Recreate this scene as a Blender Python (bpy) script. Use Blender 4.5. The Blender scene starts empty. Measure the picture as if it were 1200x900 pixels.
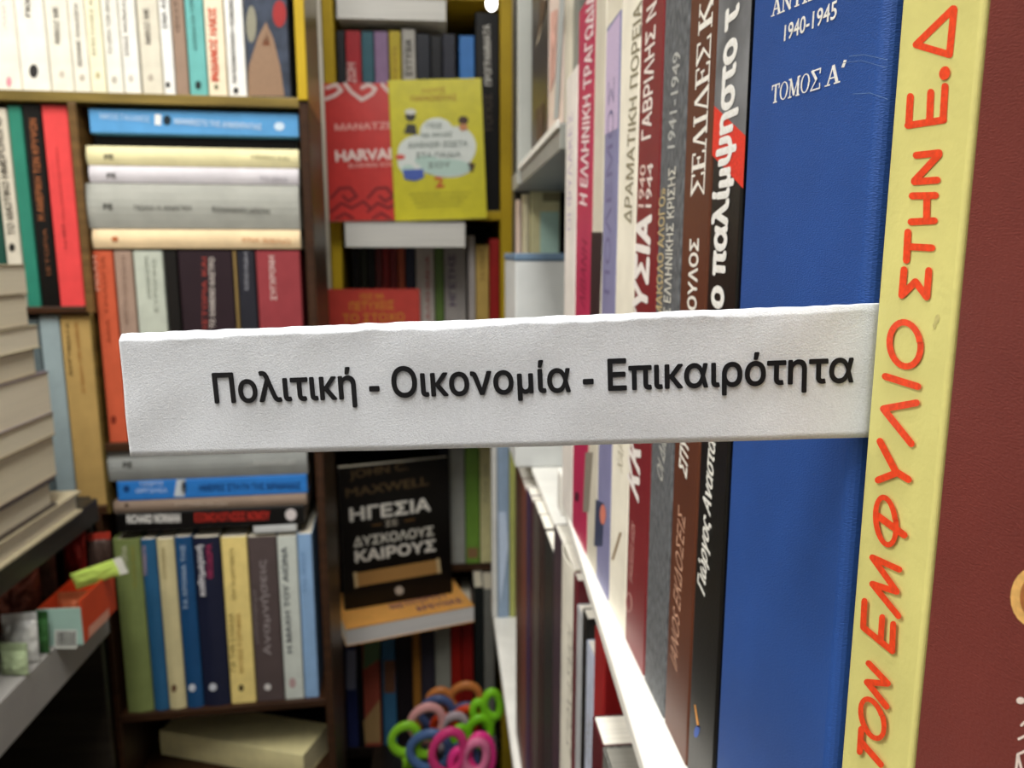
import bpy, bmesh, math, random
from mathutils import Vector, Matrix, noise
from mathutils.geometry import interpolate_bezier, delaunay_2d_cdt

random.seed(7)
SC = bpy.context.scene
COL = SC.collection
R = math.radians

# ------------------------------------------------------------------ camera, light, exposure
CAM = Vector((0, 0, 1.35))
YAW, PITCH, F = R(5.0), R(9.7), 900.0
fwd = Vector((math.sin(YAW) * math.cos(PITCH), math.cos(YAW) * math.cos(PITCH), -math.sin(PITCH)))
rgt = Vector((math.cos(YAW), -math.sin(YAW), 0))
upv = rgt.cross(fwd)
cd = bpy.data.cameras.new('camera')
cam = bpy.data.objects.new('camera', cd)
COL.objects.link(cam)
cam.matrix_world = Matrix(((rgt.x, upv.x, -fwd.x, CAM.x), (rgt.y, upv.y, -fwd.y, CAM.y),
                           (rgt.z, upv.z, -fwd.z, CAM.z), (0, 0, 0, 1)))
cd.sensor_width = 36
cd.lens = 27
cd.clip_start = 0.005
cd.clip_end = 30
cd.dof.use_dof = True
cd.dof.focus_distance = 0.119
cd.dof.aperture_fstop = 32
SC.camera = cam

SC.view_settings.view_transform = 'Standard'
SC.view_settings.look = 'None'
SC.view_settings.gamma = 1
SC.view_settings.use_curve_mapping = False
SC.view_settings.exposure = 0.05

w = bpy.data.worlds.new('world')
SC.world = w
w.use_nodes = True
w.node_tree.nodes['Background'].inputs[0].default_value = (1.0, 0.99, 0.975, 1)
w.node_tree.nodes['Background'].inputs[1].default_value = 0.33


def area(name, loc, sx, sy, power, col=(1, .96, .9), rot=(0, 0, 0)):
    l = bpy.data.lights.new(name, 'AREA')
    l.shape = 'RECTANGLE'
    l.size, l.size_y, l.energy, l.color = sx, sy, power, col
    o = bpy.data.objects.new(name, l)
    COL.objects.link(o)
    o.location = loc
    o.rotation_euler = rot
    return o


area('ceiling_panel_light', (.0, -.12, 2.55), .45, .8, 27, (1, .98, .94))
area('added_spine_fill_light', (-.95, .05, 2.55), .5, .9, 20, (1, .985, .96))  # unseen lamp added on the left to brighten the right-hand spines
area('shop_panel_light', (-.45, -1.0, 2.55), .8, .8, 5, (1, .99, .97))


# ------------------------------------------------------------------ geometry helpers
def ray(px, py):
    return fwd + rgt * ((px - 600) / F) + upv * ((450 - py) / F)


class Plane:
    def __init__(s, p, n, lift=0.0002):
        s.n = Vector(n).normalized()
        s.p = Vector(p)
        if s.n.dot(CAM - s.p) < 0:
            s.n = -s.n
        s.p = s.p + s.n * lift

    def hit(s, px, py):
        d = ray(px, py)
        return CAM + d * ((s.p - CAM).dot(s.n) / d.dot(s.n))


def PY(Y, lift=0):
    return Plane((0, Y, 0), (0, -1, 0), lift)


def PX(X, lift=0):
    return Plane((X, 0, 0), (-1, 0, 0), lift)


def atY(px, py, Y):
    return PY(Y).hit(px, py)


def atX(px, py, X):
    return PX(X).hit(px, py)


def srgb(c):
    if isinstance(c, str):
        c = tuple(int(c[i:i + 2], 16) for i in (0, 2, 4))
    f = lambda v: v / 12.92 if v <= .04045 else ((v + .055) / 1.055) ** 2.4
    return tuple(f(v / 255) for v in c) + (1,)


MATS = {}


def mat(col, rough=.45, kind='cover'):
    key = (str(col), rough, kind)
    if key in MATS:
        return MATS[key]
    m = bpy.data.materials.new(kind)
    m.use_nodes = True
    nt = m.node_tree
    N, L = nt.nodes, nt.links
    b = N['Principled BSDF']
    b.inputs['Roughness'].default_value = rough
    b.inputs['Specular IOR Level'].default_value = .3
    tc = N.new('ShaderNodeTexCoord')
    base = srgb(col)

    def noise_tex(scale, detail=3, vec=None, stretch=None):
        n = N.new('ShaderNodeTexNoise')
        n.inputs['Scale'].default_value = scale
        n.inputs['Detail'].default_value = detail
        if stretch:
            mp = N.new('ShaderNodeMapping')
            mp.inputs['Scale'].default_value = stretch
            L.new(tc.outputs['Object'], mp.inputs['Vector'])
            L.new(mp.outputs['Vector'], n.inputs['Vector'])
        else:
            L.new(tc.outputs['Object'], n.inputs['Vector'])
        return n

    def vary(n, lo, hi, c0=None, c1=None, p0=.35, p1=.65):
        r = N.new('ShaderNodeValToRGB')
        r.color_ramp.elements[0].position = p0
        r.color_ramp.elements[1].position = p1
        r.color_ramp.elements[0].color = c0 or tuple(v * lo for v in base[:3]) + (1,)
        r.color_ramp.elements[1].color = c1 or tuple(min(1, v * hi) for v in base[:3]) + (1,)
        L.new(n.outputs['Fac'], r.inputs['Fac'])
        L.new(r.outputs['Color'], b.inputs['Base Color'])

    def bump(n, strength, dist):
        bp = N.new('ShaderNodeBump')
        bp.inputs['Strength'].default_value = strength
        bp.inputs['Distance'].default_value = dist
        L.new(n.outputs['Fac'], bp.inputs['Height'])
        L.new(bp.outputs['Normal'], b.inputs['Normal'])

    if kind == 'cover':
        n = noise_tex(60)
        vary(n, .93, 1.05)
        n2 = noise_tex(900, 2)
        bump(n2, .12, .0004)
    elif kind == 'cloth':
        n = noise_tex(40)
        vary(n, .92, 1.06)
        n2 = noise_tex(1600, 2, stretch=(1, 1, 3))
        bump(n2, .35, .0004)
    elif kind == 'speckle':
        n = noise_tex(750, 5, stretch=(1, 1, .4))
        vary(n, .6, 1.35, p0=.35, p1=.65)
        n2 = noise_tex(800, 4, stretch=(1, 1, .4))
        bump(n2, .5, .0008)
    elif kind == 'cloudy':
        n = noise_tex(70, 5)
        vary(n, .55, 1.35, p0=.3, p1=.7)
    elif kind == 'pages':
        n = noise_tex(1.0, 3, stretch=(1500, 6, 6))
        vary(n, .84, 1.06, p0=.3, p1=.6)
        bump(n, .3, .0003)
    elif kind == 'paper':
        n = noise_tex(2600, 4)
        vary(n, .94, 1.03)
        n2 = noise_tex(3800, 4)
        bump(n2, .4, .00022)
    elif kind == 'ink':
        n = noise_tex(1200, 2)
        vary(n, .9, 1.1)
    elif kind == 'wood':
        n = noise_tex(14, 6, stretch=(1, 1, 9))
        vary(n, .7, 1.25)
        bump(n, .1, .0005)
    elif kind == 'paint':
        n = noise_tex(25, 4)
        vary(n, .92, 1.05)
        n2 = noise_tex(250, 3)
        bump(n2, .1, .0005)
    elif kind == 'plaster':
        n = noise_tex(8, 5)
        vary(n, .93, 1.04)
        bump(n, .15, .002)
    elif kind == 'plastic':
        n = noise_tex(120, 2)
        vary(n, .95, 1.04)
    elif kind == 'metal':
        b.inputs['Metallic'].default_value = 1
        n = noise_tex(300, 2)
        vary(n, .9, 1.05)
    elif kind == 'foil':
        b.inputs['Metallic'].default_value = .35
        n = noise_tex(45, 4)
        vary(n, .6, 1.3)
        bump(n, .6, .004)
    elif kind == 'print':
        # a crowded printed wrapper
        v = N.new('ShaderNodeTexVoronoi')
        v.inputs['Scale'].default_value = 45
        L.new(tc.outputs['Object'], v.inputs['Vector'])
        mx = N.new('ShaderNodeMix')
        mx.data_type = 'RGBA'
        mx.inputs['Factor'].default_value = .35
        mx.inputs[6].default_value = base
        L.new(v.outputs['Color'], mx.inputs[7])
        L.new(mx.outputs[2], b.inputs['Base Color'])
    MATS[key] = m
    return m


def obj(name, verts, faces, m, parent=None, mats=None, fmat=None, smooth=False):
    me = bpy.data.meshes.new(name)
    me.from_pydata([tuple(v) for v in verts], [], faces)
    for mm in (mats or [m]):
        me.materials.append(mm)
    if fmat:
        for p, k in zip(me.polygons, fmat):
            p.material_index = k
    if smooth:
        for p in me.polygons:
            p.use_smooth = True
    o = bpy.data.objects.new(name, me)
    COL.objects.link(o)
    if parent:
        o.parent = parent
    return o


def from_bm(name, bm, m, parent=None, smooth=False):
    me = bpy.data.meshes.new(name)
    bm.normal_update()
    bm.to_mesh(me)
    bm.free()
    me.materials.append(m)
    if smooth:
        for p in me.polygons:
            p.use_smooth = True
    o = bpy.data.objects.new(name, me)
    COL.objects.link(o)
    if parent:
        o.parent = parent
    return o


def thing(name, label, cat, M=None, group=None):
    o = bpy.data.objects.new(name, None)
    COL.objects.link(o)
    o.empty_display_size = .01
    if M is not None:
        o.matrix_world = M
    o['label'] = label
    o['category'] = cat
    if group:
        o['group'] = group
    INV[o.name] = (M or Matrix()).inverted()
    ROOTS.append(o)
    return o


INV = {}
ROOTS = []


def tag(o, label, cat, group=None):
    o['label'] = label
    o['category'] = cat
    if group:
        o['group'] = group


def box_bm(bm, x0, x1, y0, y1, z0, z1, bev=.0008):
    r = bmesh.ops.create_cube(bm, size=1)
    vs = r['verts']
    for v in vs:
        v.co = Vector(((x0 + x1) / 2 + v.co.x * (x1 - x0), (y0 + y1) / 2 + v.co.y * (y1 - y0),
                       (z0 + z1) / 2 + v.co.z * (z1 - z0)))
    if bev:
        es = list({e for v in vs for e in v.link_edges})
        bmesh.ops.bevel(bm, geom=es, offset=bev, segments=2, affect='EDGES', profile=.5)


def board(name, x0, x1, y0, y1, z0, z1, m, parent=None, bev=.0008):
    bm = bmesh.new()
    box_bm(bm, min(x0, x1), max(x0, x1), min(y0, y1), max(y0, y1), min(z0, z1), max(z0, z1), bev)
    return from_bm(name, bm, m, parent)


# ------------------------------------------------------------------ books
def book(label, M, W, H, D, col, group=None, pages='e2dac6', hard=False, rough=.42, tex='cover',
         bulge=0.0, name='book', corner=None):
    """local x = thickness, y = from spine to fore edge, z = height; spine faces -y"""
    root = thing(name, label, 'book', M, group)
    t = .0022 if hard else .0006
    t = min(t, W * .22)
    r = corner if corner is not None else min(W * .3, .0022 if hard else .0014)
    ns = 5
    out = [(0, D)]
    for i in range(ns + 1):
        a = math.pi / 2 * i / ns
        out.append((r - r * math.cos(a), r - r * math.sin(a)))
    if bulge:
        for i in range(1, 6):
            x = r + (W - 2 * r) * i / 6
            out.append((x, -bulge * math.sin(math.pi * i / 6)))
    for i in range(ns + 1):
        a = math.pi / 2 * i / ns
        out.append((W - r + r * math.sin(a), r - r * math.cos(a)))
    out.append((W, D))
    cx = W / 2
    inn = []
    for (x, y) in out:
        xi = min(max(x, t), W - t)
        yi = y if y >= D - 1e-9 else max(y, 0) + (t if y < r + t else 0)
        if y < 0:
            yi = y + t
        inn.append((xi, yi))
    n = len(out)
    V, Fc = [], []
    e = .0004
    for z in (0, H):
        V += [(x, y, z) for x, y in out]
        V += [(x, y, z) for x, y in inn]
    o0, i0, o1, i1 = 0, n, 2 * n, 3 * n
    for k in range(n - 1):
        Fc.append((o0 + k, o0 + k + 1, o1 + k + 1, o1 + k))
        Fc.append((i0 + k + 1, i0 + k, i1 + k, i1 + k + 1))
        Fc.append((o1 + k, o1 + k + 1, i1 + k + 1, i1 + k))
        Fc.append((o0 + k + 1, o0 + k, i0 + k, i0 + k + 1))
    for k in (0, n - 1):
        q = (o0 + k, o1 + k, i1 + k, i0 + k)
        Fc.append(q if k == 0 else q[::-1])
    obj('cover', V, Fc, mat(col, rough, tex), root)
    ins = .003 if hard else .0004
    bm = bmesh.new()
    box_bm(bm, t + .00005, W - t - .00005, max(t, r * .6) + .0003, D - (ins + .0006), ins, H - ins, 0)
    from_bm('page_block', bm, mat(pages, .8, 'pages'), root)
    return root


_txt = {}


def text_mesh(s, bold):
    key = (s, bold)
    if key in _txt:
        return _txt[key]

    def grab(body):
        c = bpy.data.curves.new('t', 'FONT')
        c.body = body
        o = bpy.data.objects.new('t', c)
        COL.objects.link(o)
        dg = bpy.context.evaluated_depsgraph_get()
        dg.update()
        cu = o.evaluated_get(dg).to_curve(dg)
        loops = []
        for sp in cu.splines:
            pts = []
            bp = sp.bezier_points
            if sp.type != 'BEZIER':
                pts = [Vector(p.co[:3]) for p in sp.points]
            for i in range(len(bp)):
                p, q = bp[i], bp[(i + 1) % len(bp)]
                straight = (p.handle_right - p.co).length < 1e-6 and (q.handle_left - q.co).length < 1e-6
                k = 2 if straight else 5
                pts += [v.copy() for v in interpolate_bezier(p.co, p.handle_right, q.handle_left, q.co, k)][:-1]
            if len(pts) > 2:
                pts = [Vector((v.x, v.y, 0)) for v in pts]
                loops.append(pts)
        o.to_curve_clear()
        bpy.data.objects.remove(o)
        bpy.data.curves.remove(c)
        # letters whose outlines touch are filled together by winding number
        loops.sort(key=lambda l: min(v.x for v in l))
        groups, right = [], -1e9
        for l in loops:
            if min(v.x for v in l) < right:
                groups[-1].append(l)
            else:
                groups.append([l])
            right = max(right, max(v.x for v in l))
        vs, fs = [], []
        for g in groups:
            pv, pe = [], []
            for l in g:
                b0 = len(pv)
                pv += [Vector((v.x, v.y)) for v in l]
                pe += [(b0 + i, b0 + (i + 1) % len(l)) for i in range(len(l))]
            ov, _e, of = delaunay_2d_cdt(pv, pe, [], 0, 1e-6)[:3]
            base = len(vs)
            vs += [Vector((v.x, v.y, 0)) for v in ov]
            for f in of:
                cx_ = sum(ov[i].x for i in f) / len(f)
                cy_ = sum(ov[i].y for i in f) / len(f)
                wn = 0
                for l in g:
                    for p, q in zip(l, l[1:] + l[:1]):
                        if (p.y <= cy_) != (q.y <= cy_):
                            if (q.x - p.x) * (cy_ - p.y) / (q.y - p.y) + p.x > cx_:
                                wn += 1 if q.y > p.y else -1
                if wn:
                    fs.append(tuple(i + base for i in f))
        return vs, fs

    if 'cap' not in _txt:
        vs, _ = grab('H')
        _txt['cap'] = max(v.y for v in vs)
    cap = _txt['cap']
    vs, fs = grab(s)
    x0, x1 = min(v.x for v in vs), max(v.x for v in vs)
    vs = [((v.x - x0), v.y / cap) for v in vs]
    L = x1 - x0
    if bold:
        offs = [(0, 0)] + [(bold * math.cos(a), bold * math.sin(a)) for a in [i * math.pi / 4 for i in range(8)]]
    else:
        offs = [(0, 0)]
    V, Fc = [], []
    for dx, dy in offs:
        b = len(V)
        V += [((x + dx * cap) / L, y + dy, len(V) * 1e-8 + 4e-6 * offs.index((dx, dy))) for x, y in vs]
        Fc += [tuple(i + b for i in f) for f in fs]
    _txt[key] = (V, Fc)
    return _txt[key]


def frame_on(plane, p0, p1):
    A, B = plane.hit(*p0), plane.hit(*p1)
    d = B - A
    u = plane.n.cross(d).normalized()
    dx, dy = p1[0] - p0[0], p1[1] - p0[1]
    l = math.hypot(dx, dy)
    C = plane.hit(p0[0] + dy / l * 4, p0[1] - dx / l * 4)
    if u.dot(C - A) < 0:
        u = -u
    return A, d, u, abs((C - A).dot(u)) / 4


def lettering(root, s, p0, p1, cap, col, plane, bold=.0, name='spine_title', shear=0, upright=None):
    """writing whose baseline runs from photo point p0 to p1 on the plane of the cover"""
    V, Fc = text_mesh(s, bold)
    A, d, u, k = frame_on(plane, p0, p1)
    if upright is not None:
        u = Vector(upright)
        k = 1 / F * (A - CAM).dot(fwd)
    inv = INV[root.name]
    h = cap * k
    vv = [inv @ (A + d * x + u * (y * h) + d.normalized() * (shear * y * h) + plane.n * z) for x, y, z in V]
    return obj(name, vv, Fc, mat(col, .5, 'ink'), root)


def patch(root, polys, col, plane, name='cover_artwork', kind='ink', rough=.5):
    """flat printed shapes: polygons given in photo points on the plane of the cover"""
    inv = INV[root.name]
    V, Fc = [], []
    for pts in polys:
        b = len(V)
        V += [inv @ (plane.hit(*p) + plane.n * (3e-6 * len(Fc))) for p in pts]
        Fc.append(tuple(range(b, b + len(pts))))
    return obj(name, V, Fc, mat(col, rough, kind), root)


def ell(cx, cy, rx, ry, rot=0, n=24):
    c, s = math.cos(rot), math.sin(rot)
    return [(cx + rx * math.cos(a) * c - ry * math.sin(a) * s, cy + rx * math.cos(a) * s + ry * math.sin(a) * c)
            for a in [2 * math.pi * i / n for i in range(n)]]


def stroke(pts, wd):
    P = []
    for (a, b) in zip(pts[:-1], pts[1:]):
        dx, dy = b[0] - a[0], b[1] - a[1]
        l = math.hypot(dx, dy) or 1
        nx, ny = -dy / l * wd / 2, dx / l * wd / 2
        P.append([(a[0] + nx, a[1] + ny), (b[0] + nx, b[1] + ny), (b[0] - nx, b[1] - ny), (a[0] - nx, a[1] - ny)])
    for a in pts:
        P.append(ell(a[0], a[1], wd * .49, wd * .49, n=10))
    return P


def ring(cx, cy, rx, ry, wd, rot=0, n=28):
    o, i = ell(cx, cy, rx + wd / 2, ry + wd / 2, rot, n), ell(cx, cy, rx - wd / 2, ry - wd / 2, rot, n)
    return [[o[k], o[(k + 1) % n], i[(k + 1) % n], i[k]] for k in range(n)]


# serif capitals drawn from strokes on a 0..w x 0..1 box: thick (T) and thin (t) stems with slab feet
SER = {
    'Σ': (.78, [('t', (.04, 1), (.74, 1)), ('T', (.1, 1), (.46, .5)), ('t', (.46, .5), (.06, .02)), ('t', (.04, 0), (.76, 0)),
                ('t', (.74, 1), (.72, .78)), ('t', (.76, 0), (.74, .24))]),
    'Ε': (.7, [('T', (.17, 0), (.17, 1)), ('t', (.02, 1), (.64, 1)), ('t', (.02, 0), (.66, 0)), ('t', (.17, .52), (.48, .52)),
               ('t', (.64, 1), (.63, .8)), ('t', (.66, 0), (.67, .22)), ('t', (.48, .62), (.48, .4))]),
    'Λ': (.8, [('t', (.38, 1), (.12, 0)), ('T', (.4, 1), (.68, 0)), ('t', (0, 0), (.26, 0)), ('t', (.52, 0), (.82, 0))]),
    'Ι': (.36, [('T', (.18, 0), (.18, 1)), ('t', (.03, 0), (.33, 0)), ('t', (.03, 1), (.33, 1))]),
    'Δ': (.82, [('t', (.38, 1), (.08, .02)), ('T', (.4, 1), (.74, .02)), ('t', (.03, 0), (.8, 0))]),
    'Κ': (.84, [('T', (.18, 0), (.18, 1)), ('t', (.03, 0), (.33, 0)), ('t', (.03, 1), (.33, 1)), ('t', (.18, .42), (.64, 1)),
                ('T', (.36, .6), (.72, 0)), ('t', (.5, 1), (.78, 1)), ('t', (.56, 0), (.86, 0))]),
    'Α': (.82, [('t', (.4, 1), (.13, 0)), ('T', (.42, 1), (.7, 0)), ('t', (0, 0), (.26, 0)), ('t', (.54, 0), (.84, 0)),
                ('t', (.22, .34), (.58, .34))]),
    'Τ': (.72, [('T', (.36, 0), (.36, 1)), ('t', (.02, 1), (.7, 1)), ('t', (.02, 1), (.02, .78)), ('t', (.7, 1), (.7, .78)),
                ('t', (.2, 0), (.52, 0))]),
    'Ο': (.8, 'O'),
    'Μ': (1.0, [('t', (.14, 0), (.16, 1)), ('T', (.16, 1), (.5, .08)), ('t', (.5, .08), (.84, 1)), ('T', (.84, 1), (.84, 0)),
                ('t', (.02, 0), (.28, 0)), ('t', (.7, 0), (.98, 0)), ('t', (.02, 1), (.18, 1)), ('t', (.82, 1), (.98, 1))]),
    'Ν': (.86, [('t', (.14, 0), (.14, 1)), ('T', (.14, 1), (.72, 0)), ('t', (.72, 0), (.72, 1)), ('t', (0, 1), (.16, 1)),
                ('t', (.02, 0), (.28, 0)), ('t', (.58, 1), (.86, 1))]),
    '΄': (.3, [('T', (.1, .75), (.2, 1.05))]),
    ' ': (.4, []),
}


def serif(root, s, p0, p1, cap, col, plane, name='spine_title', T=.15, t=.06, upright=None, gap=.06):
    A, d, u, k = frame_on(plane, p0, p1)
    if upright is not None:
        u = Vector(upright)
        k = 1 / F * (A - CAM).dot(fwd)
    h = cap * k
    tot = sum(SER[c][0] + gap for c in s) - gap
    sx = d.length / tot
    dn = d.normalized()
    V, Fc = [], []

    def quad(pts):
        b = len(V)
        for x, y in pts:
            V.append(INV[root.name] @ (A + dn * (x * sx) + u * (y * h) + plane.n * (3e-6 * len(Fc))))
        Fc.append(tuple(range(b, b + len(pts))))

    X = 0
    for c in s:
        wd, st = SER[c]
        if st == 'O':
            n = 24
            for i in range(n):
                a, b = 2 * math.pi * i / n, 2 * math.pi * (i + 1) / n
                q = lambda an, ro, rw: (X + .4 + rw * math.cos(an), .5 + ro * math.sin(an))
                quad([q(a, .52, .38), q(b, .52, .38), q(b, .46, .25), q(a, .46, .25)])
        else:
            for kd, a, b in st:
                wd2 = T if kd == 'T' else t
                dx, dy = b[0] - a[0], b[1] - a[1]
                l = math.hypot(dx, dy)
                nx, ny = -dy / l * wd2 / 2, dx / l * wd2 / 2
                ex, ey = dx / l * t * .4, dy / l * t * .4
                quad([(X + a[0] + nx - ex, a[1] + ny - ey), (X + b[0] + nx + ex, b[1] + ny + ey),
                      (X + b[0] - nx + ex, b[1] - ny + ey), (X + a[0] - nx - ex, a[1] - ny - ey)])
        X += wd + gap
    return obj(name, V, Fc, mat(col, .5, 'ink'), root)


ORD = ['first', 'second', 'third', 'fourth', 'fifth', 'sixth', 'seventh', 'eighth', 'ninth', 'tenth', 'eleventh',
       'twelfth', 'thirteenth', 'fourteenth', 'fifteenth', 'sixteenth', 'seventeenth', 'eighteenth']


def row(phrase, Y, zb, ymid, items, depth, group, clip=None):
    """books standing side by side with their spines towards the aisle's mouth"""
    res = []
    zb += .0003
    for i, it in enumerate(items):
        xl, xr, ty, col, desc = it[:5]
        op = it[5] if len(it) > 5 else {}
        op = dict(op)
        marks = op.pop('t', [])
        arts = op.pop('a', [])
        back = op.pop('back', 0)
        dep = op.pop('D', depth)
        Yb = Y + back
        X0, X1 = atY(xl, ymid, Yb).x + .0003, atY(xr, ymid, Yb).x - .0003
        zt = atY((xl + xr) / 2, ty, Yb).z
        lab = desc + ', ' + ORD[i] + ' from left ' + phrase
        b = book(lab, Matrix.Translation((X0, Yb, zb)), X1 - X0, zt - zb, dep, col, group, **op)
        pl = PY(Yb - op.get('bulge', 0), .0003)
        for a in arts:
            patch(b, a[0], a[1], pl, 'spine_artwork')
        pl = PY(Yb - op.get('bulge', 0), .0006)
        for m in marks:
            lettering(b, *m[:5], pl, *(m[5:]))
        res.append(b)
    return res


RX = Matrix.Rotation
# spine to the left of the photo, cover along the shelf of the right-hand bookcase
ROT_R = RX(-math.pi / 2, 4, 'Z')


def right_book(label, Yfar, Ynear, zb, H, D, col, X=.065, group=None, **k):
    M = Matrix.Translation((X, Yfar - .0003, zb)) @ ROT_R
    return book(label, M, Yfar - Ynear - .0006, H, D, col, group, **k)


# ------------------------------------------------------------------ the room
WOOD, YEL, WHITE, GREY, BLACK = mat('3a2415', .4, 'wood'), mat('c2a322', .4, 'paint'), mat('f2f1ea', .45, 'paint'), \
    mat('8f918c', .45, 'paint'), mat('17140f', .5, 'paint')


def struct(name, *a):
    o = board(name, *a, bev=0)
    o['kind'] = 'structure'
    return o


struct('floor', -1.6, .4, -2.2, 1.6, -.05, 0, mat('6b5b48', .5, 'wood'))
struct('ceiling', -1.6, .4, -2.2, 1.6, 2.6, 2.65, mat('e8e6e0', .8, 'plaster'))
struct('wall_back', -1.6, .4, 1.55, 1.6, 0, 2.6, mat('d8d2c4', .8, 'plaster'))
struct('wall_left', -1.6, -1.55, -2.2, 1.55, 0, 2.6, mat('d8d2c4', .8, 'plaster'))
struct('wall_right', .35, .4, -2.2, 1.55, 0, 2.6, mat('d8d2c4', .8, 'plaster'))


def H2Z(h):
    return CAM.z - h


# ------------------------------------------------------------------ right-hand bookcase (beside the camera)
ZN = H2Z(.1412)          # near shelf
ZL = H2Z(.475)          # shelf below it
ZU = CAM.z + .0712       # upper shelf of the far bay
rc = thing('bookcase', 'tall grey bookcase with white shelves along the right, holding the history books', 'bookcase')
board('back_panel', .262, .272, -.25, .98, .02, 2.2, GREY, rc)
board('side_panel', .22, .2618, .4265, .4395, .0605, ZN - .0225, GREY, rc)
board('side_panel', .072, .262, .4265, .4395, ZN - .022, 2.2, mat('7d7f78', .45, 'paint'), rc)
board('side_panel', .0685, .262, -.25, -.238, .02, 2.2, GREY, rc)
board('side_panel', .068, .262, .745, .757, H2Z(.19), 2.2, BLACK, rc)
board('top_panel', .0685, .262, -.238, .745, 2.18, 2.2, GREY, rc)
board('plinth', .0685, .2619, -.238, .98, .0, .06, GREY, rc)


def lipped(name, pts, z0, z1, m, lip=.004, par=rc):
    bm = bmesh.new()
    vs = [bm.verts.new((x, y, z1)) for x, y in pts]
    f = bm.faces.new(vs)
    r = bmesh.ops.extrude_face_region(bm, geom=[f])
    for v in r['geom']:
        if isinstance(v, bmesh.types.BMVert):
            v.co.z = z0
    bmesh.ops.recalc_face_normals(bm, faces=bm.faces)
    bmesh.ops.bevel(bm, geom=[e for e in bm.edges], offset=.0012, segments=2, affect='EDGES', profile=.5)
    return from_bm(name, bm, m, par)


lipped('shelf', [(.0455, .04), (.0665, .4255), (.2615, .4255), (.2615, .04)], ZN - .0065, ZN, WHITE)
es = board('shelf_end_stop', .0662, .0705, .4275, .444, ZN - .012, ZN + .014, WHITE, rc, .002)
board('shelf', .0585, .2615, -.237, .975, ZL - .012, ZL, WHITE, rc, .002)
board('shelf', .071, .2615, .448, .744, H2Z(.1835), H2Z(.178), WHITE, rc)
board('shelf', .0655, .2615, .441, .744, ZU - .0145, ZU, mat('9a9b95', .4, 'paint'), rc)
board('shelf_edge', .0635, .0653, .441, .665, ZU - .003, ZU + .0015, WHITE, rc, .0005)
board('upright_post', .0632, .0751, .666, .676, ZU - .014, 2.17, mat('b4b6b0', .4, 'paint'), rc)
board('shelf', .0685, .2615, -.237, .4255, CAM.z + .19, CAM.z + .2, GREY, rc)

SP = PX(.065, .00005)
SP2 = PX(.065, .0001)
G1 = 'history books on the near right shelf'


def yat(px):
    return atX(px, 300, .065).y


def near(label, xl, xr, top, col, **k):
    b = right_book(label, yat(xl), yat(xr), ZN + .0003, top, .145, col, group=G1, **{'corner': .0008, **k})
    return b


UPZ = (0, 0, 1)
# maroon, nearest
b = near('maroon cloth-covered book nearest the camera at the right edge', 1126, 1372, .245, '73332d', tex='cloth', rough=.6)
patch(b, [ell(1214, 700, 30, 36)], 'e0b068', SP, 'spine_emblem')
patch(b, [ell(1214, 700, 19, 26)], 'a86a3a', SP2, 'spine_emblem')
patch(b, ell(1195, 821, 5, 4) and [ell(1196, 821, 5, 4)] + stroke([(1212, 835), (1197, 850)], 3) + stroke([(1216, 855), (1194, 866)], 3)
      + stroke([(1220, 872), (1193, 884), (1198, 905), (1222, 886)], 3) + stroke([(1193, 884), (1191, 905)], 3), 'e8d8d0', SP)
# yellow
b = near('thick-lettered yellow spine beside the white paper label', 1031, 1126, .245, 'ded887', tex='cover', rough=.55)
S = []
for p in ([(1117, 10), (1073.5, 52.4), (1112.6, 64), (1118, 10)], [(1064, 147), (1106, 140.5)], [(1067, 113), (1065, 147)],
          [(1091, 108), (1089.5, 141)], [(1107.8, 101), (1105.5, 139)], [(1074, 182), (1101, 179)], [(1101, 181), (1072, 212)],
          [(1072, 213), (1099, 211)], [(1069.5, 229.5), (1097, 229)], [(1068.3, 260), (1095.7, 258.6)], [(1087, 229), (1086.5, 259)],
          [(1064.7, 272), (1063, 305)], [(1064, 289), (1093, 290.5)],
          [(1060.4, 316), (1057.8, 346), (1073.7, 330), (1087, 348), (1089.5, 317)]):
    S += stroke(p, 8.3)
S += [ell(1108.2, 85.7, 6.3, 8.3, .3)]
S += ring(1062, 403.5, 18, 26, 7.5, -.12)
for p in ([(1039, 441), (1077.7, 453)], [(1076, 472), (1037, 479), (1070, 520)], [(1033, 517), (1052.4, 554)],
          [(1031, 562.5), (1053, 554)], [(1052.4, 553), (1067, 562)], [(1030, 604), (1062, 627)]):
    S += stroke(p, 8.2)
S += ring(1040.5, 610.5, 11.5, 28, 6.5, -.12)
for p in ([(1057, 667.4), (1025, 653), (1054, 693.4), (1025, 684), (1056, 722)], [(1014.5, 735), (1049, 763)], [(1016, 704), (1014.5, 734)],
          [(1037, 723), (1035, 752)], [(1050, 731), (1048.7, 762)], [(1021, 777), (1044, 801), (1019, 799), (1042.5, 828)],
          [(1012.5, 854), (1010.8, 881)], [(1011.5, 868), (1036, 896)]):
    S += stroke(p, 7.2)
S += ring(1026, 842, 12, 24, 6.2, -.32)
patch(b, S, 'ee4a22', SP, 'spine_title')
patch(b, [ell(1098, 374, 3, 6, .3, 12), ell(1095, 382, 2, 4, 0, 10)], 'c9c07a', SP, 'spine_stain')
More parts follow.
